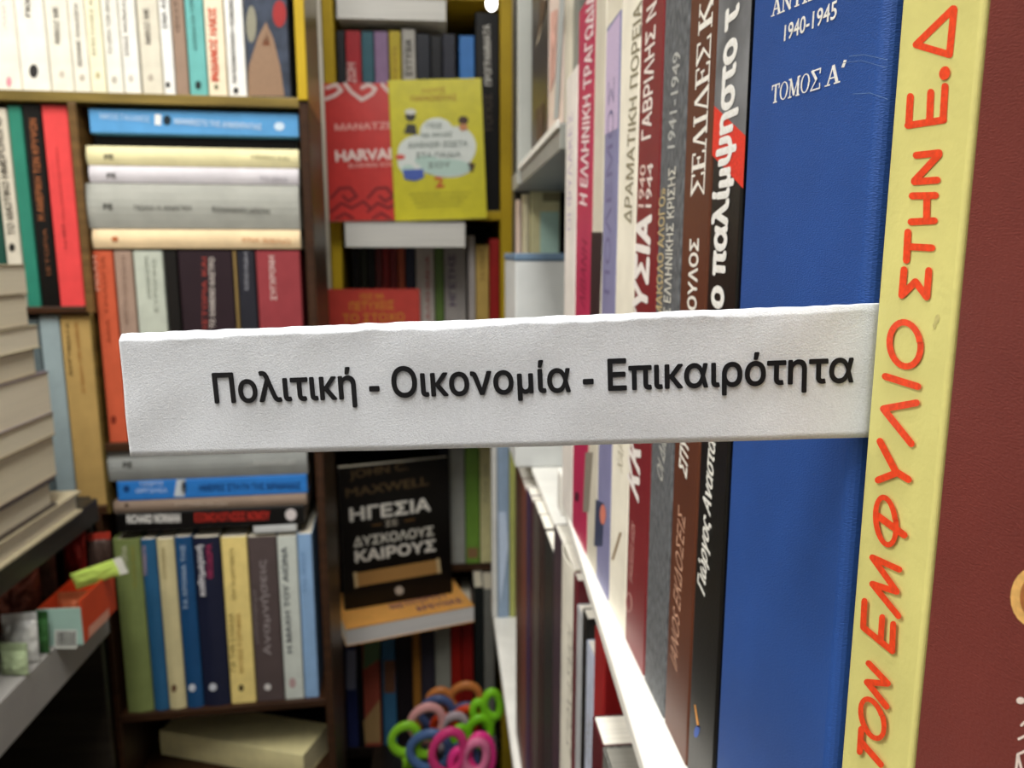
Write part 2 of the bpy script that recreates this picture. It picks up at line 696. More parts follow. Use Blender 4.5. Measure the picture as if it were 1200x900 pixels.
# blue
b = near('thick royal blue cloth volume behind the white paper label', 866, 1019, .238, '28509a', tex='cloth', rough=.55, hard=True, corner=.0022)
serif(b, 'ΤΟΜΟΣ', (904, 121), (962, 103), 19, 'f4f2ee', SP, upright=UPZ, T=.17, t=.08)
serif(b, 'Α΄', (967, 101), (991, 93.5), 20, 'f4f2ee', SP, upright=UPZ, T=.17, t=.08)
lettering(b, '1940-1945', (919, 48), (980, 21), 17, 'f4f2ee', SP, .02, upright=UPZ)
serif(b, 'ΑΝΤΙΣΤΑΣΙΣ'[:5].replace('Ι', 'Ι'), (904, 19), (960, -4), 18, 'f4f2ee', SP, upright=UPZ, T=.17, t=.08)
patch(b, stroke([(995, 66), (1012, 64), (1040, 70)], .8) + stroke([(985, 74), (1010, 71), (1038, 79)], .7) + stroke([(1000, 110), (1020, 109), (1040, 116)], .8), '5f7fb4', SP, 'surface_scratch')
# black / red / grey
b = near('black spine with red diagonal band and bold white lowercase title', 830, 865.5, .24, '0e0c0a', rough=.35)
patch(b, [[(842.5, 0), (850.5, -185), (889.4, -185), (873.6, 159), (837, 124)]], '74767a', SP, 'spine_artwork', 'cloudy')
patch(b, [[(837, 124), (873.6, 159), (870.8, 221), (834.5, 182)]], 'e23c2c', SP, 'spine_artwork')
lettering(b, 'ο παλίμψηστο τ', (847, 361), (866, 2), 16.5, 'fbfaf4', SP2, .075)
lettering(b, 'Γιώργος Ανασταςι', (826, 699), (840, 500), 9, 'f6f4ee', SP2, .045, shear=.2)
patch(b, [[(813.5, 826), (815, 826), (819.5, 852), (817, 853)]], 'e8a04a', SP, 'publisher_mark')
patch(b, [ell(816.5, 857, 3, 7.5, .2)], '3f62b8', SP, 'publisher_mark')
# brown
b = near('dark brown spine with white outlined serif capitals', 798, 829.5, .235, '5d3220', rough=.4)
serif(b, 'ΣΕΛΙΔΕΣ', (824.5, 228), (833.5, 40), 15, 'f6f2ea', SP, T=.17, t=.085)
serif(b, 'Κ', (833.8, 31), (836, -9), 15, 'f6f2ea', SP, T=.17, t=.085)
lettering(b, 'ΠΟΥΛΟΣ', (815, 381), (819, 280), 9.5, 'f4f0e8', SP, .05)
lettering(b, 'ΣΠΥΡ', (804.5, 561), (808, 508), 9, 'f4f0e8', SP, .05, shear=.15)
lettering(b, 'ΙΑΝΟS ΕΚΔΟΣΕΙΣ', (793, 788), (803, 607), 8, 'd3a58c', SP, .0, shear=.25)
# grey speckled
b = near('rough grey speckled spine of the book between brown and dark red', 770, 797.5, .23, '63666a', tex='speckle', rough=.6)
lettering(b, '1941-1949', (790.5, 173), (797.5, 59), 8, 'b9bbb9', SP, .02)
lettering(b, 'Σ ΕΛΛΗΝΙΚΗΣ ΚΡΙΣΗΣ', (785.5, 371), (792, 195), 7.5, 'dedcd2', SP, .03)
lettering(b, 'ΜΑΚΩΛΟ ΑΛΟΓΟ»', (775.5, 372), (780, 220), 6.5, 'cdb98c', SP, .03)
lettering(b, 'ΟΙ ΔΙΕ', (776, 567), (781, 516), 7, 'c4c4be', SP, .02, shear=.2)
# dark red
b = near('dark red spine with large white slanted capitals', 744, 769.5, .225, '7d2228', rough=.38)
lettering(b, 'ΓΑΒΡΙΛΗΣ Ν', (762.5, 161), (769.5, 0), 10, 'f2e6e0', SP, .04)
lettering(b, '1940', (754.5, 243), (757, 193), 6.5, 'e2c8c0', SP, .02)
lettering(b, '1944', (763, 243), (765.5, 191), 6.5, 'f0e2dc', SP, .02)
lettering(b, 'ΥΣΙΑ', (757.5, 367), (763, 253), 15.5, 'f6f0ec', SP, .07)
lettering(b, 'ΚΚΟΝΟΥ', (748, 588), (757.5, 380), 13, 'f6f0ec', SP, .05, shear=.2)
lettering(b, 'ΕΚΔΟΣΕΙΣ ΑΙΩΝ', (740.5, 684), (744, 617), 4, 'd8a8a0', SP)
patch(b, ring(737, 706, 3.2, 11, 1.2), 'd8a8a0', SP, 'publisher_mark')
# cream
b = near('narrow cream spine with pale olive capitals', 722, 743.5, .232, 'f7f2e2', rough=.5)
lettering(b, 'ΔΡΑΜΑΤΙΚΗ ΠΟΡΕΙΑ', (739.5, 262), (752, 0), 8, '8f866c', SP, .02)
lettering(b, 'ΧΑΡΑΛΑΜΠΟΣ', (729, 556), (737, 430), 6, 'a39a80', SP)
patch(b, stroke([(718, 655), (727, 625)], 3), '9a8468', SP, 'publisher_mark')
# lilac
b = near('lilac and slate-blue spine beside the cream one', 705.5, 721.5, .2275, '8686ad', rough=.45)
patch(b, [[(711.0, 39), (726.6, 15), (723.9, 150), (708.4, 158)]], 'c8b6d6', SP, 'spine_artwork')
lettering(b, 'ΠΟΛΕΜΟΣ', (714, 345), (720, 90), 6, '6f6a94', SP)
patch(b, [[(698, 585), (708, 590), (706, 640), (696, 640)]], '39415c', SP, 'spine_artwork')
patch(b, [ell(706.5, 603, 3.5, 12)], 'd8806e', SP2, 'spine_artwork')
# pale with dark foot
b = near('pale cream spine with a black block low down, between magenta and lilac', 693, 705, .252, 'd6d0c0')
patch(b, [[(693, 272), (705.5, 272), (702.5, 380), (691, 380)]], '2b1a1e', SP, 'spine_artwork')
patch(b, [[(686, 530), (695, 530), (690, 600), (683, 600)]], '8b8478', SP, 'spine_artwork')
# magenta
b = near('bright magenta spine with white capitals', 674.5, 692.7, .252, 'b92a55', rough=.4)
lettering(b, 'Η ΕΛΛΗΝΙΚΗ ΤΡΑΓΩΔΙΑ', (687.5, 241), (697, -14), 8, 'f2dfe2', SP, .04)
lettering(b, 'ΛΙΒΑΝΗ', (685, 362), (688.5, 285), 6, '8b1d40', SP, .02)
patch(b, [ell(676, 582, 2.4, 6)], '3a1020', SP, 'publisher_mark')
# white
b = near('white spine at the far left end of the near shelf', 661.5, 674, .139 + .0905, 'ece6e0', rough=.5)
lettering(b, 'ΟΙ ΦΥΛΑΚΕΣ', (669, 270), (671, 130), 4.5, 'b8aac4', SP)

# lower shelf of the right bookcase
G2 = 'books on the lower right shelf'
for (xl, xr, Ht, col, desc, op) in (
        (605, 611.5, 0.2790, '5b3a2c', 'rust brown paperback farthest along the lower right shelf', {}),
        (611.5, 618, 0.2790, '7a4538', 'reddish brown paperback, second farthest on the lower right shelf', {}),
        (618, 622, 0.2850, '3e3156', 'dark violet book beside the reddish brown one, lower right shelf', {}),
        (622, 626, 0.2850, '4c2430', 'dark plum book beside the dark violet one, lower right shelf', {}),
        (626, 633, 0.2890, '5a524c', 'grey-brown book with bright page top, lower right shelf', {}),
        (633, 640, 0.2900, '3a2a28', 'dark brown book left of the speckled black one, lower right shelf', {}),
        (640.5, 652, 0.2900, '2a2a28', 'black speckled spine under the end of the white shelf', {'tex': 'speckle'}),
        (652, 662.5, 0.3100, '463640', 'dusky purple book beside the ivory spine, lower right shelf', {}),
        (662.5, 677, 0.3110, 'e6e2d4', 'ivory spine with a rounded top under the white shelf', {'bulge': .002}),
        (677, 682, 0.3100, '66202a', 'thin dark red book right of the ivory spine', {}),
        (682, 689, 0.2980, 'b9bcc0', 'silver grey spine on the lower right shelf', {}),
        (689, 695, 0.3030, '161616', 'black spine with small grey lettering, lower right shelf', {}),
        (695, 705, 0.2930, 'c2cbe0', 'pale blue spine on the lower right shelf', {}),
        (705, 718, 0.3100, 'a02426', 'red spine under the near white shelf', {})):
    b = right_book(desc, yat(xl), yat(xr), ZL + .0003, Ht, .145, col, group=G2, pages='f4f0e4', **op)
    if desc.startswith('ivory'):
        lettering(b, 'ΣΤΟΧΑΣΜΟΙ', (669, 890), (671, 745), 5, '9c968a', PX(.063, .0004))
    if desc.startswith('black spine'):
        lettering(b, 'ΙΣΤΟΡΙΑ', (691, 900), (693, 850), 5, '9a9a9a', SP)
right_book('maroon book with white page top, second nearest on the lower right shelf', .272, .2525, ZL + .0003, .475 - .1795, .12, '571f26', X=.0553,
           group=G2, pages='f6f2e6')
right_book('grey mottled book nearest on the lower right shelf', .252, .233, ZL + .0003, .475 - .179, .12, '6c6c68', X=.0553, group=G2, tex='speckle', pages='8a8880')

# books facing the aisle's mouth at the far end of the lower shelf
row('at the far end of the lower right shelf', .945, ZL + .0003, 620, [
    (576.5, 583, 455, 'd9d9d4', 'thin white spine'),
    (583, 597, 455, '93a8c0', 'blue-grey spine', {'a': [([[(584.5, 600), (593, 600), (596, 640), (586, 708)]], 'c6d6ec')]}),
    (597, 604.5, 505, 'b3b768', 'yellow-green spine')], .025, 'facing books at the end of the lower right shelf')

# far bay: white box and small books behind it
X0, X1 = atY(604, 400, .62).x, .2
bxr = thing('box_file', 'white box file with blue top edge in the far bay of the right bookcase', 'box', Matrix.Translation((X0, .62, H2Z(.1777))))
board('box_body', 0, X1 - X0, 0, .11, 0, .171, mat('d6d9d8', .5, 'paint'), bxr, .0015)
board('box_lid', -.0006, X1 - X0 + .0006, -.0006, .1106, .1712, .1772, mat('6d86a0', .5, 'paint'), bxr, .0012)
row('standing behind the white box file', .733, H2Z(.1777), 260, [
    (605, 612, 234, 'd8bfae', 'narrow pinkish spine', {'D': .011}),
    (612, 621, 227, 'e6d9b2', 'cream spine', {'D': .011}),
    (621, 657, 224.5, 'd8cf9e', 'pale yellow book with mint panel', {'D': .011, 'a': [([[(633, 248), (655, 248), (655, 300), (633, 300)]], 'b6d2c2'), ([[(636, 226), (656, 226), (656, 236), (636, 236)]], '8d8460')]})],
    .011, 'small books behind the white box file')

# face-out books on the upper far shelf (covers towards the aisle, leaning on nothing but each other)
ROT_X = Matrix(((-1, 0, 0, 0), (0, -1, 0, 0), (0, 0, 1, 0), (0, 0, 0, 1)))   # local x -> -X (front cover to the aisle), spine far


def side_facing(label, Yfar, Ynear, X, W, H, col, **k):
    return book(label, Matrix.Translation((X + W, Yfar, ZU + .0003)) @ ROT_X, W, H, Yfar - Ynear, col, **k)


y1, y2, y3 = atX(623, 100, .0668).y, atX(642, 100, .0668).y, atX(660, 100, .0668).y
b = side_facing('dark photo-cover book facing the aisle on the upper far right shelf', min(y1, .66), y2 + .001, .0668, .012, .24, '2a2622', rough=.3)
pl = PX(.0668, .0004)
patch(b, [[(628, 130), (637, 120), (636, 160), (629, 172)], [(633, 0), (641, 0), (637, 20), (629, 50)]], '54402f', pl, 'cover_artwork', 'cloudy')
patch(b, [[(638, -10), (642, -10), (632, 45), (628, 55)]], 'b9ad9a', pl)
b = side_facing('pinkish white book facing the aisle beside the dark photo cover', y2 - .0005, .4415, .0668, .012, .24, 'e9d6cd', rough=.3)
patch(b, [[(645, 15), (653, 10), (650, 90), (644, 110)]], 'd8a99c', pl, 'cover_artwork', 'cloudy')
patch(b, [[(656, -5), (662, -5), (654, 138), (649, 140)]], 'aeb4b4', pl)

# ------------------------------------------------------------------ the paper label
PA = CAM + ray(143, 390) * .1285
PB = CAM + ray(1027, 355) * (.1131 / ray(1027, 355).y)
dirL = Vector((PB.x - PA.x, PB.y - PA.y, 0)).normalized()
nrm = Vector((dirL.y, -dirL.x, 0))
LP = Plane(PA, nrm, 0)
TL, BL, TR, BR = LP.hit(143, 391), LP.hit(156.5, 533), LP.hit(1027, 356), LP.hit(1015, 512)
Ltot = (TR - TL).dot(dirL)
lab = thing('shelf_label', 'folded white paper label with black Greek section title, sticking out between blue and yellow spines', 'label')
n = 260
V, Fc = [], []
inside = .0135


def lab_pt(s, t, side):
    """s along the strip 0..1, t down 0..1; side 0 front leaf, 1 back leaf"""
    x = s * (Ltot + inside)
    q = min(1, x / Ltot)
    top = TL.lerp(TR, q)
    bot = BL.lerp(BR, q)
    p = top.lerp(bot, t) + Vector((max(0, x - Ltot), 0, 0))
    # the cut left end leans a little, as the photo shows
    cr = math.exp(-t * 9)
    wob = (noise.noise(Vector((s * 14, t * 2.2, side * 9.1))) * .00028 + noise.noise(Vector((s * 45, t * 5, side * 3))) * .00016 * cr
           + .00018 * cr * noise.noise(Vector((s * 120, 1.3, side))))
    tb = .05 + .022 * noise.noise(Vector((s * 11, 7.7, side))) + .014 * noise.noise(Vector((s * 37, 2.2, side)))
    edge = (.0002 + .0008 * max(0, 1 - (x / Ltot) ** 4)) * min(1, t / max(.02, tb)) ** .8          # leaves part below the fold
    off = (edge if side == 0 else -edge) + wob * min(1, t * 8 + .2) * (1 if x < Ltot else .2)
    dz = noise.noise(Vector((s * 60, 4.4, 0))) * .00016 * math.exp(-t * 20)
    return p + nrm * off + Vector((0, 0, dz))


ts = [0, .006, .012, .02, .028, .036, .044, .052, .06, .068, .076, .085, .1, .13, .17] + [.17 + .83 * i / 17 for i in range(1, 18)]
rows_ = [(1, t) for t in reversed(ts[1:])] + [(0, t) for t in ts]
for side, t in rows_:
    for i in range(n + 1):
        V.append(lab_pt(i / n, t, side))
for j in range(len(rows_) - 1):
    for i in range(n):
        a = j * (n + 1) + i
        Fc.append((a, a + 1, a + n + 2, a + n + 1))
pap = obj('paper_sheet', V, Fc, mat('dde1e8', .8, 'paper'), lab, smooth=True)
so = pap.modifiers.new('thickness', 'SOLIDIFY')
so.thickness = .00012
so.offset = 0
ltx = lettering(lab, 'Πολιτική - Οικονομία - Επικαιρότητα', (256, 470.5), (998, 446.5), 31.5, '16161a', LP, .03, 'printed_title')
for v in ltx.data.vertices:
    p = v.co.copy()
    x = (p - TL).dot(dirL)
    q = x / Ltot
    tp, bt = TL.lerp(TR, q), BL.lerp(BR, q)
    t_ = (tp.z - p.z) / (tp.z - bt.z)
    k = (p - LP.p).dot(nrm)
    w0 = lab_pt(x / (Ltot + inside), t_, 0)
    v.co = p + nrm * ((w0 - LP.p).dot(nrm) + .000085)

# ------------------------------------------------------------------ left bookcase
YL = .785
PV = Vector((-.33, .785, 0))
TURN = Matrix.Translation(PV) @ RX(R(3.5), 4, 'Z') @ Matrix.Translation(-PV)
FIRST = len(ROOTS)
FR = YL - .006


def zl(px, py, Y=YL):
    return atY(px, py, Y).z


def xl_(px, py, Y=YL):
    return atY(px, py, Y).x


lc = thing('bookcase', 'dark wooden bookcase on the left with paperbacks, stacks and yellow top edging', 'bookcase')
LX0, LX1 = -.66, xl_(356.5, 300)
zA = zl(170, 110)
zB = zl(60, 359)
zC = zl(90, 592)
zM = zl(250, 516)
zE = zl(260, 829)
zF = atY(369, 888, .79).z - .031
LXR = LX1 + .0005
board('side_panel', LXR, LXR + .0085, FR, .914, .001, zA - .003, WOOD, lc)
board('side_panel', LXR, LXR + .0085, FR + .002, .914, zA - .003, 1.95, mat('9c8a4a', .3, 'paint'), lc)  # tan colour stands in for light reflected on the upper part of the panel
board('front_edging', LXR - .0005, LXR + .0088, FR - .003, FR + .0017, zA - .0025, 1.95, YEL, lc)
board('side_panel', LX0 - .015, LX0, FR, .914, .001, 1.95, WOOD, lc)
board('back_panel', LX0 - .015, LXR + .0085, .9145, .92, .001, 1.95, BLACK, lc)  # black puts the shade of the gaps between books into the colour
board('top_panel', LX0, LXR, FR + .005, .914, 1.93, 1.95, WOOD, lc)
board('shelf', LX0, LXR, FR, .914, zA - .0095, zA, mat('7d6a34', .4, 'wood'), lc)
d1, d2 = xl_(93, 240), xl_(102.5, 240)
board('divider', d1, d2, FR, .914, zB - .0062, zA - .0097, mat('6a4f2c', .4, 'wood'), lc)
board('shelf', LX0, d2, FR, .914, zB - .0062 - .006, zB, WOOD, lc) if False else board('shelf', LX0, d1 - .0002, FR, .914, zB - .0062, zB, WOOD, lc)
d3, d4 = xl_(115.3, 450), xl_(118.8, 450)
board('divider', d3, d4, FR, .914, zC - .008, zB - .0064, mat('5a4a22', .4, 'wood'), lc)
board('shelf', d4 + .0002, LXR, FR, .914, zM - .0085, zM, WOOD, lc)
board('shelf', LX0, d3 - .0002, FR, .914, zC - .008, zC, WOOD, lc)
d5, d6 = xl_(124, 700), xl_(131, 700)
board('divider', d5, d6, FR, .914, zF, zC - .0082, WOOD, lc)
board('shelf', d6 + .0002, LXR, FR, .914, zE - .008, zE, WOOD, lc)
board('shelf', LX0, LXR, FR - .001, .914, zF - .012, zF - .0002, WOOD, lc)

DK = '3a342c'
GA = 'paperbacks on the top left shelf'
row("on the left bookcase's top shelf", YL, zA, 60, [
    (-14, 24, -70, 'ece8da', 'off-white spine with faint pink mark', {'t': [('ΛΟΓΟΣ', (10, 36), (7, -20), 3, 'd9a8a8')], 'a': [([ell(13, 97, 3, 6)], 'dc8f9c')]}),
    (24, 57, -62, 'eeebdf', 'white spine with round black logo', {'t': [('ΠΟΙΗΣΗ', (37, 20), (35, -30), 5, DK, .03)], 'a': [([ell(41, 84, 5, 8)], '2c2a28')]}),
    (57.5, 84, -58, 'e9e5d6', 'cream spine with dark three-word title', {'t': [('ΝΙΒΩΖ ΜΕ', (71, 51), (68, 8), 5.5, '55504a', .01)], 'a': [([ell(73, 87, 3, 4)], 'c9c0b0')]}),
    (84, 103, -60, 'ebe7d9', 'cream spine with long dark title', {'t': [('ΙΩΑΝΝΕ ΛΛΑΛΟΓΗ', (96, 77), (91, 5), 4.5, '55504a', .01)], 'a': [([ell(96, 91, 3, 4)], 'bdb4a4')]}),
    (103, 121, -64, 'f0ebcd', 'pale yellow spine', {'t': [('ΕΠΙΣΤΟΛΕΣ ΚΑΙ', (112, 64), (107, -10), 4, '8a805c')], 'a': [([ell(114, 88, 2.5, 4)], 'c0b48a')]}),
    (121.5, 141, -60, 'ebe9de', 'white spine with a grey title', {'t': [('ΤΟ ΟΡΙΟ ΤΩΝ ΦΙΛΩΝ', (131, 63), (126, -10), 4.5, '55504a')], 'a': [([ell(133, 93, 3, 4.5)], 'b8b2a6')]}),
    (141.5, 161, -63, 'efede4', 'bright white spine with small grey title', {'t': [('ΕΝΑΣ ΜΟΝΑΧΟΣ', (150, 64), (145, -12), 4.5, '55504a')], 'a': [([ell(152, 91, 3, 4.5)], 'c8c2b8')]}),
    (162.5, 187, -58, 'dcd6c4', 'greyish cream spine', {'t': [('ΝΙΒΩΖ ΜΕ', (175, 50), (172, 8), 5.5, '55504a', .01)], 'a': [([ell(175, 90, 3, 4)], 'b4aa9a')]}),
    (187.5, 201, -40, 'f1f1ec', 'narrow white spine with black dot', {'t': [('ΕΝΑ ΑΣΤΡΟ', (194, 31), (190, -25), 5, '222222', .01)], 'a': [([ell(195, 98, 2.6, 3.6)], '1c1c1c')]}),
    (201.5, 217, -55, '9b8270', 'taupe brown spine', {'t': [('ΦΩΣ', (208, 36), (205, -4), 4, '6a5648')]}),
    (217.5, 239, -52, '6cb4b0', 'turquoise spine', {'t': [('ΚΟΡΜΑΚ ΚΑΙ ΤΟΜΑΣ', (229, 56), (223, -12), 4, '2c5450')], 'a': [([ell(230, 98, 3.5, 5)], '1e2c2c')]}),
    (239.5, 262, -55, 'f0e2c6', 'cream spine with big red title', {'t': [('ΙΝΔΙΑΝΟΣ ΗΛΙΟΣ', (254, 93), (250, 6), 8, 'd5452e', .04)], 'a': [([ell(251, 100, 2.5, 3)], '6a6a50')]}),
    (263, 285, -52, 'f2f1ec', 'white spine with long black title', {'t': [('ΠΑΓΚΟΣΜΙΟΠΟΙΗΣΗ / ΚΟΙΝΩΝΙΕΣ', (275, 95), (270, -8), 4.5, '2a2a2a', .02)], 'a': [([ell(274, 104, 3, 4)], '1c1c1c')]}),
    (286, 337, -70, '3a4252', 'dark painted spine with brown figure', {'tex': 'cloudy', 'a': [
        ([[(288, 110), (289, 75), (300, 40), (309, 22), (318, 42), (326, 75), (331, 110)]], '93765e'),
        ([ell(325, 12, 8, 16)], '9c2a2a'), ([ell(292, 25, 6, 22)], '8d8a78'), ([[(305, 50), (311, 25), (314, 50)]], 'a0522e'), ]}),
], .125, GA)

GB = 'books in the upper left compartment'
row("in the upper left compartment", YL, zB, 240, [
    (-20, 3.5, 122, '1f4a3e', 'dark green spine half out of frame'),
    (4, 22, 128, 'd2cab8', 'white spine with upright black title', {'t': [('ΤΟ ΙΔΙΩΤΙΚΟ ΗΜΕΡΟΛΟΓΙΟ', (20, 275), (4, 138), 7, '3a352e', .02)], 'a': [([ell(17, 290, 3.5, 5)], '25221e')]}),
    (22.5, 38.5, 125, '2c7d68', 'plain green spine'),
    (39, 60, 124, '0b0907', 'black spine with brown capitals', {'t': [('Η ΑΜΕΡΙΚΗ ΤΩΝ ΚΡΥΨΩΝ', (54, 258), (44, 140), 7, 'a8643c', .02), ('ΙΣΤΟΡΙΑ', (61, 322), (56, 268), 4, '8a5434')]}),
    (60.5, 90, 124, 'e04848', 'coral red spine', {'t': [('ΤΑ ΝΕΑ', (80, 292), (76, 262), 3, '6a1c1c'), ('ΕΝΑΣ ΚΑΙΝΟΥΡΓΙΟΣ ΚΟΣΜΟΣ', (77, 258), (68, 172), 2.2, '8a2626')]}),
], .125, GB)
GC = 'books in the middle left compartment'
row("in the middle left compartment", YL, zC, 450, [
    (28, 54.5, 373, '5a6668', 'dull grey-green spine behind stacked books'),
    (55, 78, 369, '93a3a6', 'blue-grey spine'),
    (78.5, 114, 369, 'b3945a', 'tan spine with two-line title', {'t': [('ΔΙΗΓΗΜΑΤΑ', (86, 440), (82, 378), 4, '4a3a1c'), ('ΟΙ ΑΘΛΙΟΙ ΤΩΝ ΑΘΗΝΩΝ', (101, 460), (92, 378), 4, 'a06a30')]}),
], .125, GC)

# standing row in the middle, stack above it
row("in the middle row", YL, zM, 350, [
    (113, 136, 294, 'c65a3c', 'orange spine', {'t': [('ΜΙΑ ΤΡΙΛΟΓΙΑ', (130, 400), (122, 300), 4, '8c3a22'), ('ΠΟΛΗ', (117, 340), (113, 300), 4, 'f0b8a0')], 'a': [([ell(133, 492, 3, 5)], '7a2a1a')]}),
    (137, 158, 294, 'a18878', 'greyish pink spine', {'t': [('ΑΠΟ ΤΗ ΖΩΗ ΣΤΗ ΓΗ', (150, 380), (146, 300), 4, '7c6456')]}),
    (159, 193, 294, 'bcc2b4', 'pale sage spine', {'t': [('ΣΥΝΤΟΜΗ ΙΣΤΟΡΙΑ', (176, 350), (172, 300), 4, '767c70'), ('ΕΥΡΩΠΗΣ', (184, 365), (181, 302), 4, '858a7e')]}),
    (194, 209, 294, '171412', 'black spine beside the pale sage one'),
    (210, 273, 294, '2a1c22', 'very thick plum-black spine with red and white title', {'t': [('ΤΟ ΧΑΜΕΝΟ ΚΑΣΤΡΟ', (250, 385), (249, 302), 5.5, 'd8ccc4', .02), ('ΙΣΤΟΡΙΑ ΚΑΙ', (241, 385), (240, 302), 5, 'a04038', .02)]}),
    (273.5, 277.5, 294, '8e7648', 'very thin tan spine'),
    (278, 299, 294, '26262e', 'dark navy spine', {'t': [('ΜΝΗΜΗ', (289, 340), (288, 296), 4, '9c9ca4')]}),
    (300, 352, 294, '933b40', 'wide brick-red spine', {'t': [('ΣΥΓΧΡΟΝΗ', (322, 352), (319, 300), 6, 'e2c4be', .02)]}),
], .125, 'books in the middle row')


def lying(label, x0, x1, yt, yb, col, Y=YL, ztop=None, zbot=None, D=.14, group=None, marks=(), arts=(), **k):
    """book lying flat, spine towards the aisle"""
    ym, xm = (yt + yb) / 2, (x0 + x1) / 2
    X0, X1 = atY(x0, ym, Y).x, atY(x1, ym, Y).x
    zt = zl(xm, yt, Y) if ztop is None else ztop
    zb = zl(xm, yb, Y) if zbot is None else zbot
    M = Matrix.Translation((X0, Y, zt)) @ RX(math.pi / 2, 4, 'Y')
    b = book(label, M, zt - zb, X1 - X0, D, col, group, **k)
    bl = k.get('bulge', 0)
    for a in arts:
        patch(b, a[0], a[1], PY(Y - bl, .0003), 'spine_artwork')
    for m in marks:
        lettering(b, *m[:5], PY(Y - bl, .0006), *m[5:])
    return b


# upper stack (lies on the middle row)
zs = zl(228, 292)
ztops = {}
GS = 'books stacked flat on the middle row'
prev = zs + .0003
for lbl, x0, x1, yt, col, mk, at, kw in (
        ('peach spine lying lowest in the upper left stack', 109, 350, 269, 'ecd2a8', [('ΕΝΑ ΒΙΒΛΙΟ', (282, 283), (338, 286), 5, 'c98a5a')], [([ell(134, 280, 4, 3)], 'b4683c')], {'bulge': .0015}),
        ('very thick grey spine in the upper left stack', 102, 348, 215.5, 'a6a79f', [('ΠΟΛΗ Η ΑΝΑΓΚΗ', (156, 246), (222, 246), 5.5, '5a5a54', .01), ('Φιλοσοφικές μελέτες', (246, 247), (314, 249), 5.5, '55554f', .01), ('ΡΕ', (121, 245), (131, 245), 6, '3a3a36', .04)], [], {'bulge': .003}),
        ('lilac-white spine in the upper left stack', 105, 348, 195, 'd5d1d6', [('ΤΟ ΟΡΙΟ', (302, 210), (334, 212), 4.5, '8a8690'), ('ΡΕ', (125, 208), (135, 208), 5, '3a3a36', .04)], [], {'bulge': .0012}),
        ('pale cream spine in the upper left stack', 102, 348, 172, 'e8dfae', [('ΗΘΙΚΗ ΚΑΙ', (292, 184), (336, 187), 4.5, '8a8460'), ('ΡΕ', (122, 186), (132, 186), 5, '3a3a36', .04)], [], {'bulge': .0015}),
        ('black book filling the dark gap under the sky-blue one in the upper left stack', 106, 345, 158, '0f0c0a', [], [], {'back': 1}),  # book added set back, its black stands in for the dark gap
        ('sky-blue spine lying on top of the upper left stack', 105, 347, 128.5, '5b9fd6', [('ΝΙΚΟΣ ΓΑΛΑΝΟΣ', (117, 139), (174, 142), 6, 'bcd6ec', .01), ('ΜΑΝΙΦΕΣΤΟ ΤΗΣ ΔΗΜΟΚΡΑΤΙΑΣ', (203, 144), (304, 150), 6, 'cfe2f2', .02)], [([[(180, 133), (187, 133.5), (187, 146), (180, 145.5)]], 'f2f2ee'), ([ell(194, 140, 4.5, 6)], '14242e'), ([ell(325, 146, 6, 5)], 'cfe2f2')], {})):
    bk = kw.pop('back', 0)
    zt = zl(228, yt)
    lying(lbl, x0, x1, 0, 0, col, Y=YL + (.012 if bk else 0), ztop=zt, zbot=prev, group=GS, marks=mk, arts=at, **kw) if False else None
    ym_top = yt
    X0, X1 = xl_(x0, yt + 12), xl_(x1, yt + 12)
    Yb = YL + (.012 if bk else 0)
    b = book(lbl, Matrix.Translation((X0, Yb, zt)) @ RX(math.pi / 2, 4, 'Y'), zt - prev - .0002, X1 - X0, .11, col, GS, **kw)
    bl = kw.get('bulge', 0)
    for a in at:
        patch(b, a[0], a[1], PY(Yb - bl, .0003), 'spine_artwork')
    for m in mk:
        lettering(b, *m[:5], PY(Yb - bl, .0006), *m[5:])
    prev = zt + .0002

